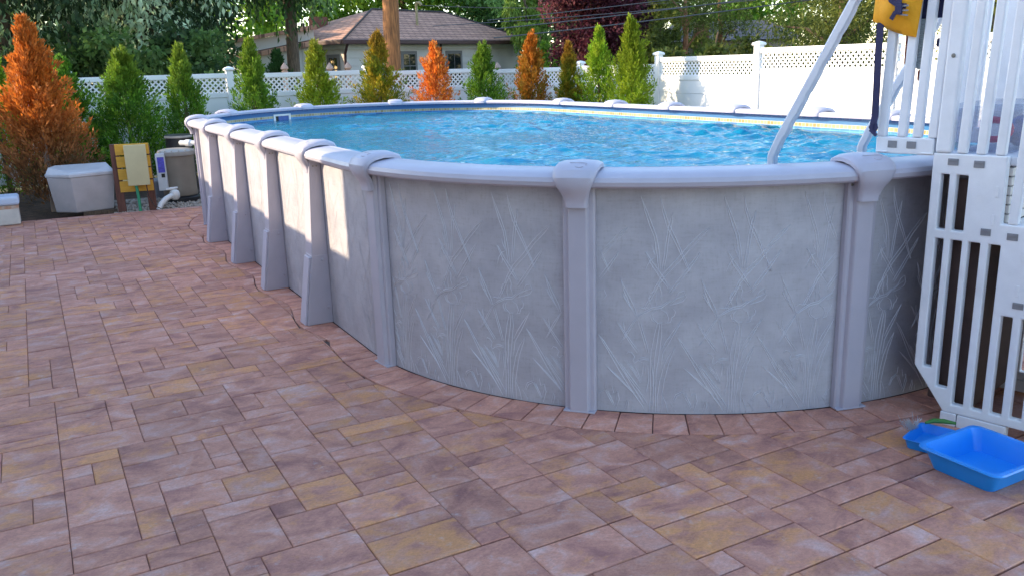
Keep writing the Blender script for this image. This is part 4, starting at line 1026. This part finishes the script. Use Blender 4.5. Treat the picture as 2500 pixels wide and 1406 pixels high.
# own house on the left, out of view: shades the near patio
HS = empty('house', (-6.5, 1.0, 0), 'beige sided family house left of the patio, outside the picture', 'house')
def hbox(name, x0, x1, y0, y1, z0, z1, m_, par=HS, bev=0.0): mb = MB(); mb.box(x0, x1, y0, y1, z0, z1); return ob(name, mb, m_, par, bevel=bev)
hbox('wall', -10.5, -2.55, -7.0, 7.95, -0.05, 4.9, 'sand_lt')
mb = MB(); mb.prism([(-11.0, 4.9), (-2.25, 4.9), (-6.6, 7.0)], lambda x, z, y: (x, y, z), -7.3, 8.0); ob('roof', mb, 'shingle2', HS, uv=[(v[1], v[0]) for v in mb.v])
for y in (-3.5, 0.0, 4.0):
    w = hbox('window', -2.548, -2.52, y, y+1.1, 1.0, 2.3, 'winframe'); hbox('pane', -2.519, -2.515, y+0.08, y+1.02, 1.08, 2.22, 'glass', w)

# ------------------------------------------------------------------ neighbouring house behind the back fence
HA = math.radians(24.0); HC = Vector((10.2, 30.4, 0))
hx = Vector((math.cos(HA), math.sin(HA), 0)); hy = Vector((-math.sin(HA), math.cos(HA), 0))
def HP(x, y, z): return HC+hx*x+hy*y+Vector((0, 0, z))
NH = empty('shingled_house', HP(5, 4, 0), 'single-storey house with brown shingle hip roof behind the utility pole', 'house')
HL, HD, EV = 10.4, 4.8, 2.72
def hb(name, x0, x1, y0, y1, z0, z1, m_, par=NH, bev=0.0):
    mb = MB(); mb.box(x0, x1, y0, y1, z0, z1, fn=HP); return ob(name, mb, m_, par, bevel=bev)
hb('wall', 0, HL, 0, HD, -0.06, EV, 'sand_lt')
# clapboards on the two visible faces
for k in range(9):
    z = 0.2+k*0.28
    if z > 2.5: break
    hb('siding_board', -0.012, HL+0.01, -0.030, -0.002, z, z+0.272, 'sand_lt', bev=0.006)
    hb('siding_board', -0.030, -0.002, 0.0, HD, z, z+0.272, 'sand_lt', bev=0.006)
hb('frieze', -0.04, HL+0.04, -0.045, -0.003, EV-0.24, EV-0.002, 'whitewall'); hb('frieze', -0.045, -0.003, -0.002, HD, EV-0.24, EV-0.002, 'whitewall')
ov = 0.45; rz = 4.05; ry = HD/2; rx0, rx1 = 3.8, 8.2
rf = MB(); uvr = []
C4 = [(-ov, -ov), (HL+ov, -ov), (HL+ov, HD+ov), (-ov, HD+ov)]
def rq(pts, ax):
    o = len(rf.v)
    for x, y, z in pts:
        rf.v.append(tuple(HP(x, y, z))); uvr.append((x, math.hypot(y, z)) if ax == 0 else (y, math.hypot(x, z)))
    rf.f.append(tuple(range(o, o+len(pts))))
e0 = EV+0.03
rq([(-ov, -ov, e0), (HL+ov, -ov, e0), (rx1, ry, rz), (rx0, ry, rz)], 0); rq([(HL+ov, HD+ov, e0), (-ov, HD+ov, e0), (rx0, ry, rz), (rx1, ry, rz)], 0)
rq([(-ov, HD+ov, e0), (-ov, -ov, e0), (rx0, ry, rz)], 1); rq([(HL+ov, -ov, e0), (HL+ov, HD+ov, e0), (rx1, ry, rz)], 1)
rq([(-ov, -ov, e0), (HL+ov, -ov, e0), (HL+ov, HD+ov, e0), (-ov, HD+ov, e0)], 0)
roof = ob('roof', rf, 'shingle', NH, uv=uvr)
mb = MB(); mb.tube([HP(rx0, ry, rz+0.02), HP(rx1, ry, rz+0.02)], 0.05, 6); mb.tube([HP(-ov, -ov, e0+0.02), HP(rx0, ry, rz+0.02)], 0.04, 6); mb.tube([HP(HL+ov, -ov, e0+0.02), HP(rx1, ry, rz+0.02)], 0.04, 6); ob('ridge_cap', mb, 'shingle2', roof)
hb('gutter', -ov-0.08, HL+ov+0.08, -ov-0.10, -ov-0.002, EV-0.10, EV+0.06, 'maroon', bev=0.02); hb('gutter', -ov-0.10, -ov-0.002, -ov, HD+ov, EV-0.10, EV+0.06, 'maroon', bev=0.02)
hb('soffit', -ov, HL+ov, -ov, -0.046, EV-0.03, EV-0.004, 'whitewall'); hb('soffit', -ov, -0.046, -0.045, HD+ov, EV-0.03, EV-0.004, 'whitewall')
mb = MB(); mb.tube([HP(-0.3, -ov-0.05, EV-0.08), HP(-0.12, -0.15, EV-0.4), HP(-0.08, -0.09, EV-0.6), HP(-0.08, -0.09, 0.0)], 0.05, 8); ob('downspout', mb, 'maroon', NH, smooth=True)
def nwin(x0, x1, z0, z1, cols, rows, face=0):
    def fb(name, a0, a1, d0, d1, c0, c1, m_, par=NH):
        mb = MB()
        mb.box(a0, a1, d0, d1, c0, c1, fn=(lambda a, d, c: HP(a, d, c)) if face == 0 else (lambda a, d, c: HP(d, a, c)))
        return ob(name, mb, m_, par)
    w = fb('window', x0-0.1, x1+0.1, -0.065, -0.032, z0-0.1, z1+0.1, 'winframe')
    for i in range(cols):
        for j in range(rows):
            a0 = x0+(x1-x0)*i/cols+0.02; a1 = x0+(x1-x0)*(i+1)/cols-0.02; c0 = z0+(z1-z0)*j/rows+0.02; c1 = z0+(z1-z0)*(j+1)/rows-0.02
            fb('pane', a0, a1, -0.075, -0.0655, c0, c1, 'glass', w)
nwin(2.88, 3.55, 0.95, 2.28, 2, 3); nwin(5.45, 6.25, 0.95, 2.28, 2, 2); nwin(0.35, 0.8, 0.95, 2.2, 2, 3, face=1)
mb = MB(); mb.tube([HP(4.9, 1.0, 2.95), HP(4.9, 1.0, 4.15)], 0.055, 8); mb.tube([HP(4.9, 1.0, 4.15), HP(4.88, 0.95, 4.26), HP(4.93, 0.85, 4.25), HP(4.97, 0.78, 4.15)], 0.06, 8); ob('service_mast', mb, 'mast', NH, smooth=True)
mb = MB(); mb.tube([HP(5.0, -0.1, EV+0.1), HP(5.0, -0.12, EV-0.3), HP(4.98, -0.06, 1.0)], 0.04, 6); ob('meter_conduit', mb, 'black', NH, smooth=True)
mb = MB(); mb.box(5.35, 5.65, 1.7, 1.95, 3.5, 3.72, fn=HP); ob('roof_vent', mb, 'maroon', NH)
mb = MB(); mb.tube([HP(0.6, 2.8, 2.95), HP(0.6, 2.8, 3.5)], 0.06, 8); ob('vent_pipe', mb, 'black', NH, smooth=True)
mb = MB(); mb.box(1.3, 1.9, 2.9, 3.3, 3.1, 3.75, fn=HP); ob('chimney_stub', mb, 'brick', NH)
# low white wing left of it
WG = empty('white_wing', (6.6, 33.0, 0), 'low white outbuilding with sloping brown roof edges left of the shingled house', 'outbuilding')
def wp(x, z, y): return (7.2+x*0.86-y*0.4*0, 32.2-x*0.30+y, z)
mb = MB(); mb.prism([(-0.1, -0.06), (2.6, -0.06), (2.6, 2.62), (-0.1, 2.22)], wp, 0.0, 3.0); ob('wall', mb, 'whitewall', WG)
mb = MB(); mb.prism([(-0.35, 2.20), (2.75, 2.66), (2.75, 2.84), (-0.35, 2.36)], wp, -0.4, 3.2); ob('roof', mb, 'shingle', WG, uv=[(v[0], v[1]) for v in mb.v])
mb = MB(); mb.prism([(-0.3, 2.39), (2.7, 2.87), (2.7, 3.20), (-0.3, 2.80)], wp, 0.3, 3.4); ob('clerestory', mb, 'whitewall', WG)
mb = MB(); mb.prism([(-0.4, 2.80), (2.8, 3.22), (2.8, 3.36), (-0.4, 2.92)], wp, 0.0, 3.6); ob('upper_roof', mb, 'shingle', WG, uv=[(v[0], v[1]) for v in mb.v])
for k in range(6):
    mb = MB(); mb.prism([(0.1+k*0.4, 0.0), (0.47+k*0.4, 0.0), (0.47+k*0.4, 2.25+k*0.05), (0.1+k*0.4, 2.21+k*0.05)], wp, -0.03, -0.002); ob('siding_board', mb, 'whitewall', WG, bevel=0.008)
# second house far right
H2 = empty('grey_roofed_house', (33, 36, 0), 'distant house with dark grey-brown roof beyond the right fence', 'house')
d2 = Vector((35.24-31.04, 33.95-36.29, 0)).normalized(); n2 = Vector((-d2.y, d2.x, 0)); c2 = Vector((30.2, 36.75, 0))
def H2P(x, y, z): return c2+d2*x+n2*y+Vector((0, 0, z))
mb = MB(); mb.box(0, 6.2, 0, 6, -0.06, 2.62, fn=H2P); ob('wall', mb, mat('tan_wall', (0.33, 0.27, 0.23), 0.8, 0.1, 3), H2)
rf = MB(); uvr = []
def rq2(pts):
    o = len(rf.v)
    for x, y, z in pts: rf.v.append(tuple(H2P(x, y, z))); uvr.append((x, math.hypot(y, z)))
    rf.f.append(tuple(range(o, o+len(pts))))
rq2([(-.5, -.5, 2.65), (6.7, -.5, 2.65), (5.6, 3, 3.75), (0.6, 3, 3.75)]); rq2([(6.7, 6.5, 2.65), (-.5, 6.5, 2.65), (0.6, 3, 3.75), (5.6, 3, 3.75)]); rq2([(-.5, 6.5, 2.65), (-.5, -.5, 2.65), (.6, 3, 3.75)]); rq2([(6.7, -.5, 2.65), (6.7, 6.5, 2.65), (5.6, 3, 3.75)]); rq2([(-.5, -.5, 2.65), (6.7, -.5, 2.65), (6.7, 6.5, 2.65), (-.5, 6.5, 2.65)])
ob('roof', rf, 'shingle2', H2, uv=uvr)
mb = MB(); mb.box(1.0, 1.7, -0.6, -0.01, -0.06, 3.6, fn=H2P); ob('chimney', mb, 'brick', H2)
mb = MB(); mb.box(4.9, 5.9, -0.05, -0.005, 1.2, 2.2, fn=H2P); w = ob('window', mb, 'winframe', H2); mb = MB(); mb.box(5.0, 5.8, -0.06, -0.051, 1.3, 2.1, fn=H2P); ob('pane', mb, 'glass', w)
mb = MB(); mb.tube([H2P(3.6, 1.6, 3.2), H2P(3.6, 1.6, 3.75)], 0.05, 8); ob('vent_pipe', mb, 'black', H2)
# utility pole and wires
UP = empty('utility_pole', (6.98, 17.75, 0), 'weathered wooden utility pole standing behind the white fence', 'utility pole')
mb = MB(); mb.tube([(6.96, 17.75, -0.06), (6.99, 17.76, 1.7), (7.05, 17.78, 3.6), (7.12, 17.80, 9.5)], [0.185, 0.178, 0.165, 0.13], 20); ob('shaft', mb, 'wood_pole', UP, smooth=True)
mb = MB(); mb.box(5.9, 8.3, 17.86, 17.98, 8.6, 8.75); ob('crossarm', mb, 'wood_pole', UP)
def wire(a, b, sag, r, label):
    a, b = Vector(a), Vector(b); n = 24
    o = ob('overhead_wire', MB().tube([a.lerp(b, i/n)-Vector((0, 0, sag*4*(i/n)*(1-i/n))) for i in range(n+1)], r, 5, False), 'wire'); setprops(o, label, 'wire', 'overhead wires')
wire((9.86, 31.2, 4.75) if False else tuple(HP(4.97, 0.8, 4.15)), (34.0, 18.0, 5.6), 0.9, 0.012, 'thin service wire from the roof mast to the upper right')
wire((11.0, 24.5, 2.95), (30.0, 16.0, 4.55), 0.25, 0.012, 'lowest thin wire crossing the purple tree')
wire((12.5, 23.5, 2.55), (26.0, 15.0, 4.1), 0.12, 0.018, 'thick lower cable rising right across the pines')
wire((12.5, 23.3, 2.80), (26.0, 15.0, 4.35), 0.12, 0.016, 'middle cable just above the thick one')
wire((12.3, 23.5, 3.05), (26.0, 15.0, 4.60), 0.12, 0.012, 'upper cable of the bundle rising right')
# finials of a neighbour's fence
for k, (x, y, z) in enumerate(((4.97, 18.84, 1.84), (5.81, 18.38, 1.81), (6.15, 18.19, 1.82), (9.35, 17.45, 1.72))):
    E_ = empty('finial_post', (x, y, 0), ('pointed finial post near the dark cone bush', 'pointed finial post left of the house corner', 'pointed finial post right of the house corner', 'pale pointed finial post near the orange conifer')[k], 'fence post', 'finial posts behind the fence')
    mb = MB(); mb.box(x-0.05, x+0.05, y-0.05, y+0.05, -0.06, z-0.08); ob('post', mb, 'finial', E_)
    ob('finial', lathe(x, y, [(0.07, z-0.08), (0.075, z-0.06), (0.04, z-0.05), (0.085, z-0.01), (0.075, z+0.03), (0.005, z+0.12)], 10), 'finial', E_, smooth=True)

# ------------------------------------------------------------------ conifers along the fence
def arbor(x, y, h, r, pal, label, dead=0.0, seed=0, n_pl=230, lean=(0, 0), browntop=None, group='young conifers along the fence', twin=None):
    global rng
    rng = np.random.default_rng(seed+100); r = r*1.18; n_pl = int(n_pl*1.35); pal = pal*1.4
    E_ = empty('conifer_tree', (x, y, -0.05), label, 'tree', group)
    mb = MB(); mb.tube([(x, y, -0.05), (x+lean[0]*0.5, y+lean[1]*0.5, h*0.5), (x+lean[0], y+lean[1], h*0.93)], [0.045, 0.03, 0.006], 8); ob('trunk', mb, 'deadbark' if dead > 0.5 else 'bark', E_, smooth=True)
    # plumes
    f = rng.random(n_pl)**0.85; hh = 0.03+f*0.90
    prof = np.where(hh < 0.18, 0.72+0.28*hh/0.18, np.clip((1-hh)/0.82, 0, 1)**1.08+0.012)
    az = rng.random(n_pl)*2*PI
    bump = 1+0.16*np.sin(az*2+seed)+0.12*np.sin(az*3+hh*9+seed*2)
    rr_ = r*prof*bump*rng.uniform(0.5, 1.22, n_pl)
    pl_len = (0.12+0.34*prof)*h/2.3*rng.uniform(0.6, 1.4, n_pl)
    base = np.c_[x+lean[0]*hh+rr_*0.45*np.cos(az), y+lean[1]*hh+rr_*0.45*np.sin(az), hh*h-0.05]
    dirv = np.c_[np.cos(az)*0.75*prof**0.5, np.sin(az)*0.75*prof**0.5, rng.uniform(0.7, 1.35, n_pl)]; dirv /= np.linalg.norm(dirv, axis=1, keepdims=True)
    tip = np.c_[x+lean[0]*hh+rr_*np.cos(az), y+lean[1]*hh+rr_*np.sin(az), base[:, 2]+pl_len*dirv[:, 2]]
    tip[:, 2] = np.minimum(tip[:, 2], h)
    per = 48; N = n_pl*per
    k = rng.random((n_pl, per))
    Pp = base[:, None, :]*(1-k[..., None])+tip[:, None, :]*k[..., None]
    dd = (tip-base)/np.linalg.norm(tip-base, axis=1, keepdims=True)
    wob = unit(N).reshape(n_pl, per, 3)
    spread = (1-k[..., None])*0.055*np.clip(prof*2, 0.35, 1)[:, None, None]+0.014
    Pp = Pp+wob*spread*np.array([1, 1, 0.8])
    D = dd[:, None, :]*1.0+wob*0.75+np.array([0, 0, 0.25])
    ln = rng.uniform(0.035, 0.085, N)*(h/2.3)**0.5; wd = ln*rng.uniform(0.10, 0.20, N)
    pc = pal[rng.integers(0, len(pal), n_pl)]
    col = pc[:, None, :]*rng.uniform(0.7, 1.35, (n_pl, per))[..., None]
    zrel = (Pp[..., 2]/h)
    if browntop is not None:
        lo, hi, bc = browntop
        kk = np.clip((zrel-lo)/(hi-lo), 0, 1)*rng.uniform(0.6, 1.0, (n_pl, 1)); col = col*(1-kk[..., None])+np.array(bc)*kk[..., None]*rng.uniform(0.7, 1.3, (n_pl, per))[..., None]
    leafmesh('crown', Pp.reshape(-1, 3), D.reshape(-1, 3), unit(N), ln, wd, np.clip(col.reshape(-1, 3), 0, 1), 'needle', E_)
A_ = lambda *c: np.array(c)
GRN = A_((0.06, 0.15, 0.012), (0.09, 0.20, 0.018), (0.045, 0.11, 0.014), (0.13, 0.23, 0.02))
YGR = A_((0.15, 0.25, 0.012), (0.20, 0.30, 0.018), (0.10, 0.19, 0.012), (0.23, 0.30, 0.02))
OLV = A_((0.17, 0.18, 0.012), (0.23, 0.21, 0.015), (0.10, 0.14, 0.012), (0.27, 0.20, 0.015))
ORG = A_((0.48, 0.13, 0.018), (0.55, 0.18, 0.025), (0.36, 0.09, 0.02), (0.50, 0.20, 0.04))
BRN = A_((0.22, 0.10, 0.04), (0.17, 0.08, 0.035), (0.27, 0.13, 0.05), (0.11, 0.07, 0.03))
MIX = A_((0.30, 0.11, 0.015), (0.20, 0.12, 0.015), (0.14, 0.12, 0.015), (0.34, 0.14, 0.02))
arbor(0.18, 13.75, 2.60, 0.56, BRN, 'largest tree, a dead orange-brown conifer at the far left', 1, 1, 420, browntop=(0.22, 0.52, (0.58, 0.16, 0.018)), lean=(0.0, 0.0))
arbor(0.62, 15.6, 2.15, 0.62, GRN, 'dark green conifer half hidden behind the large orange tree', 0, 2, 260)
arbor(-0.35, 15.2, 2.25, 0.55, YGR, 'light green conifer at the left picture edge behind the orange tree', 0, 3, 220)
arbor(1.48, 15.6, 2.25, 0.78, GRN, 'broad green conifer with twin tips right of the orange tree', 0, 4, 380, browntop=(0.62, 0.95, (0.16, 0.22, 0.02)))
arbor(2.40, 15.7, 2.29, 0.52, GRN, 'slim green conifer just left of the far pool corner', 0, 5, 250, browntop=(0.6, 0.95, (0.18, 0.24, 0.025)))
arbor(3.56, 15.7, 2.37, 0.48, GRN, 'slim green conifer beside the white fence post', 0, 6, 250, browntop=(0.5, 0.95, (0.17, 0.24, 0.02)))
arbor(4.72, 15.7, 2.33, 0.52, YGR, 'yellow-green conifer left of the house front', 0, 7, 250, browntop=(0.4, 0.9, (0.22, 0.22, 0.02)))
arbor(5.90, 15.7, 2.48, 0.54, OLV, 'olive conifer with browning tip left of the utility pole', 0, 8, 250, browntop=(0.7, 0.95, (0.32, 0.16, 0.02)))
arbor(7.05, 15.7, 2.26, 0.56, ORG, 'bright orange dead conifer between the two house windows', 1, 9, 200)
arbor(8.10, 15.7, 2.25, 0.54, GRN, 'fresh green conifer right of the bright orange one', 0, 10, 260, browntop=(0.6, 0.95, (0.14, 0.22, 0.02)))
arbor(9.20, 15.7, 2.45, 0.50, MIX, 'rust-orange tall conifer left of the purple tree', 1, 11, 250, browntop=(0.5, 0.9, (0.55, 0.17, 0.018)))
arbor(10.05, 15.6, 2.22, 0.46, OLV, 'short olive-brown conifer in front of the purple tree', 0, 12, 220, browntop=(0.7, 0.95, (0.32, 0.13, 0.02)))
arbor(10.22, 14.75, 2.50, 0.55, YGR, 'thin yellow-green conifer with bare gaps near the back corner', 0, 13, 190)
arbor(10.20, 13.65, 2.60, 0.50, YGR, 'tallest bright yellow-green conifer at the fence corner', 0, 14, 280, browntop=(0.3, 0.8, (0.20, 0.25, 0.015)))
arbor(5.30, 20.7, 2.32, 0.52, A_((0.015, 0.045, 0.01), (0.02, 0.06, 0.015)), 'dark rounded cone bush behind the fence by the white wing', 0, 15, 330, group='shrubs behind the fence')

# ------------------------------------------------------------------ background trees
def tree(name, x, y, h, crown, pal, label, n=9000, leaf=(0.10, 0.18), droop=0.0, seed=0, clumps=60, trunk=0.22, trunkmat='bark', material='leaf', lw=0.32, gap=1.0, limbs=7):
    """crown = (z centre, horizontal radius, vertical radius)"""
    global rng
    rng = np.random.default_rng(seed+500); pal = pal*1.8
    zc, rx, rz_ = crown
    E_ = empty(name, (x, y, -0.06), label, 'tree', 'trees beyond the fence')
    mb = MB(); mb.tube([(x, y, -0.06), (x+0.1, y, h*0.4), (x-0.05, y+0.1, h*0.75), (x, y, h*0.95)], [trunk, trunk*0.75, trunk*0.4, 0.03], 10)
    C = unit(clumps)*rng.random((clumps, 1))**0.42*np.array([rx, rx, rz_])+np.array([x, y, zc])
    for k in range(limbs):
        q = C[k]; z0 = min(max(q[2]-0.8, h*0.2), h*0.75); mb.tube([(x, y, z0), tuple((np.array([x, y, z0])+q)/2+np.array([0, 0, 0.25])), tuple(q)], [trunk*0.35, trunk*0.22, 0.015], 6)
    ob('trunk', mb, trunkmat, E_, smooth=True)
    ci = rng.integers(0, clumps, n); cr = rng.uniform(0.5, 1.1, clumps)*min(rx, rz_)*0.36*gap
    loc = unit(n)*rng.random((n, 1))**0.45*cr[ci][:, None]
    if droop > 0: loc[:, 2] = -np.abs(loc[:, 2])*(1+droop*1.4)+cr[ci]*0.4
    Pp = C[ci]+loc
    D = unit(n)+loc/np.linalg.norm(loc, axis=1, keepdims=True)*0.5+np.array([0, 0, -droop*1.6])
    ln = rng.uniform(*leaf, n); wd = ln*lw
    pc = pal[rng.integers(0, len(pal), clumps)][ci]*rng.uniform(0.7, 1.3, (n, 1))
    leafmesh('crown', Pp, D, unit(n)+np.array([0, 0, 0.8]), ln, wd, pc, material, E_)
DK = A_((0.03, 0.06, 0.018), (0.05, 0.095, 0.025), (0.10, 0.16, 0.05), (0.022, 0.045, 0.016))
DKL = A_((0.10, 0.15, 0.075), (0.30, 0.38, 0.26), (0.02, 0.04, 0.016), (0.015, 0.03, 0.012))
MG = A_((0.08, 0.17, 0.018), (0.12, 0.23, 0.022), (0.06, 0.13, 0.016), (0.17, 0.26, 0.03))
PUR = A_((0.05, 0.012, 0.02), (0.075, 0.02, 0.03), (0.035, 0.010, 0.018), (0.10, 0.035, 0.04))
PINE = A_((0.075, 0.095, 0.018), (0.10, 0.12, 0.022), (0.05, 0.065, 0.014))
FIR = A_((0.07, 0.085, 0.016), (0.11, 0.12, 0.022), (0.04, 0.055, 0.012))
WEEP = A_((0.10, 0.16, 0.03), (0.13, 0.19, 0.03))
tree('weeping_tree', -0.2, 24.5, 8.0, (5.0, 3.0, 3.2), DKL, 'dark tree with drooping pale green sprays at the far left', 12000, (0.14, 0.26), 0.7, 1, 70, lw=0.2)
tree('weeping_tree', 3.2, 25.5, 8.5, (5.2, 2.7, 3.4), DKL, 'dark drooping tree above the two leftmost green conifers', 12000, (0.14, 0.26), 0.7, 2, 70, lw=0.2)
tree('weeping_tree', 7.3, 26.8, 8.5, (6.2, 2.3, 2.6), DK, 'dark drooping tree overhanging the white wing', 11000, (0.14, 0.26), 0.7, 3, 60, lw=0.2)
tree('dense_tree', 0.5, 30, 7.0, (3.0, 3.6, 3.2), DK, 'dense dark tree filling the gap behind the orange tree', 10000, (0.16, 0.28), 0.2, 4, 70)
tree('dense_tree', 4.6, 31.5, 6.5, (2.6, 2.3, 2.7), DK, 'dense dark tree low behind the slim green conifer', 9000, (0.16, 0.28), 0.2, 5, 70)
tree('leafy_tree', 6.2, 38, 8.5, (4.8, 3.6, 3.8), MG, 'sunny green tree behind the low white wing', 10000, (0.18, 0.3), 0.1, 6, 60)
tree('leafy_tree', 13.0, 43, 9.5, (6.0, 4.2, 4.5), MG, 'bright leafy tree behind the left roof slope', 11000, (0.2, 0.32), 0.1, 7, 60)
tree('leafy_tree', 18.5, 45, 9.5, (6.0, 4.0, 4.6), MG*0.75, 'leafy green tree behind the roof ridge near the mast', 11000, (0.2, 0.32), 0.1, 8, 60)
tree('leafy_tree', 23.5, 43, 9.0, (5.4, 3.8, 4.3), DK*1.7, 'dark green leafy tree behind the right roof end', 11000, (0.2, 0.32), 0.1, 9, 60)
tree('weeping_conifer', 19.2, 33.0, 5.6, (3.9, 0.95, 2.0), WEEP, 'pale green weeping conifer right of the roof', 5000, (0.14, 0.26), 0.9, 10, 34, trunk=0.1, lw=0.16, material='needle')
tree('purple_plum_tree', 17.9, 26.2, 6.0, (3.6, 1.75, 2.5), PUR, 'purple-leaved plum tree behind the fence corner', 24000, (0.10, 0.17), 0.0, 11, 130, trunk=0.14)
tree('dense_tree', 23.5, 35.0, 7.5, (3.7, 3.4, 3.8), DK*1.3, 'dark green tree mass behind the purple tree', 12000, (0.2, 0.32), 0.1, 22, 80)
tree('pine_tree', 21.0, 25.0, 7.0, (3.6, 1.5, 2.6), PINE, 'thin olive pine with bare reddish trunk right of the purple tree', 5200, (0.12, 0.22), 0.0, 12, 46, trunk=0.11, trunkmat='pinetrunk', material='needle', lw=0.10, gap=1.0)
tree('pine_tree', 22.9, 25.3, 6.5, (3.3, 1.4, 2.4), PINE, 'second olive pine left of the distant grey roof', 4800, (0.12, 0.22), 0.0, 13, 44, trunk=0.10, trunkmat='pinetrunk', material='needle', lw=0.10, gap=1.0)
tree('leafy_tree', 24.5, 31.0, 7.0, (3.6, 2.1, 3.0), PINE*0.9, 'dull green tree filling behind the pines', 8000, (0.16, 0.26), 0.1, 14, 60)
tree('leafy_tree', 40, 42, 7.6, (4.2, 4.5, 3.4), MG*0.8, 'far green tree above the distant grey roof', 9000, (0.25, 0.4), 0.0, 15, 60)
tree('fir_tree', 21.6, 18.6, 7.5, (3.7, 2.3, 3.6), FIR, 'large dark olive fir behind the right fence', 17000, (0.12, 0.22), 0.25, 16, 100, trunk=0.2, material='needle', lw=0.12)
tree('fir_tree', 21.5, 14.0, 7.0, (3.4, 2.2, 3.3), FIR, 'dark fir behind the life jackets', 12000, (0.12, 0.22), 0.25, 17, 90, trunk=0.2, material='needle', lw=0.12)
tree('leafy_tree', 19.0, 9.0, 6.0, (3.6, 2.2, 2.6), MG, 'sunlit leafy tree seen between the step railings', 7000, (0.14, 0.24), 0.0, 18, 60)
tree('dense_tree', 30.5, 26.5, 6.0, (2.6, 2.6, 2.6), FIR*1.1, 'low dark evergreen right of the distant house', 8000, (0.16, 0.26), 0.1, 19, 60, material='needle', lw=0.15)
tree('dense_tree', 18.4, 30.6, 3.0, (1.4, 1.1, 1.2), MG*0.8, 'low green shrub between the house and the purple tree', 4000, (0.1, 0.16), 0.0, 20, 40, trunk=0.06)
tree('dense_tree', 27.0, 30.0, 2.9, (1.6, 0.9, 0.8), MG*1.2, 'small rounded bright shrub below the distant roof', 3000, (0.1, 0.16), 0.0, 21, 40, trunk=0.06)

for k, (x, y, h_, lab) in enumerate(((-1.6, 22.5, 3.4, 'dark shrub behind the fence at the far left edge'), (1.2, 23.0, 3.2, 'dark shrub behind the fence right of the orange tree'), (3.6, 22.6, 3.0, 'dark shrub behind the fence below the drooping tree'), (26.0, 22.0, 3.0, 'dark shrub behind the right fence below the fir'), (17.0, 18.8, 2.6, 'dull green shrub behind the tall fence post'))):
    tree('dark_shrub', x, y, h_, (h_*0.45, 1.7, h_*0.5), DK if k < 3 else FIR, lab, 7000, (0.12, 0.2), 0.1, 30+k, 60, trunk=0.06)
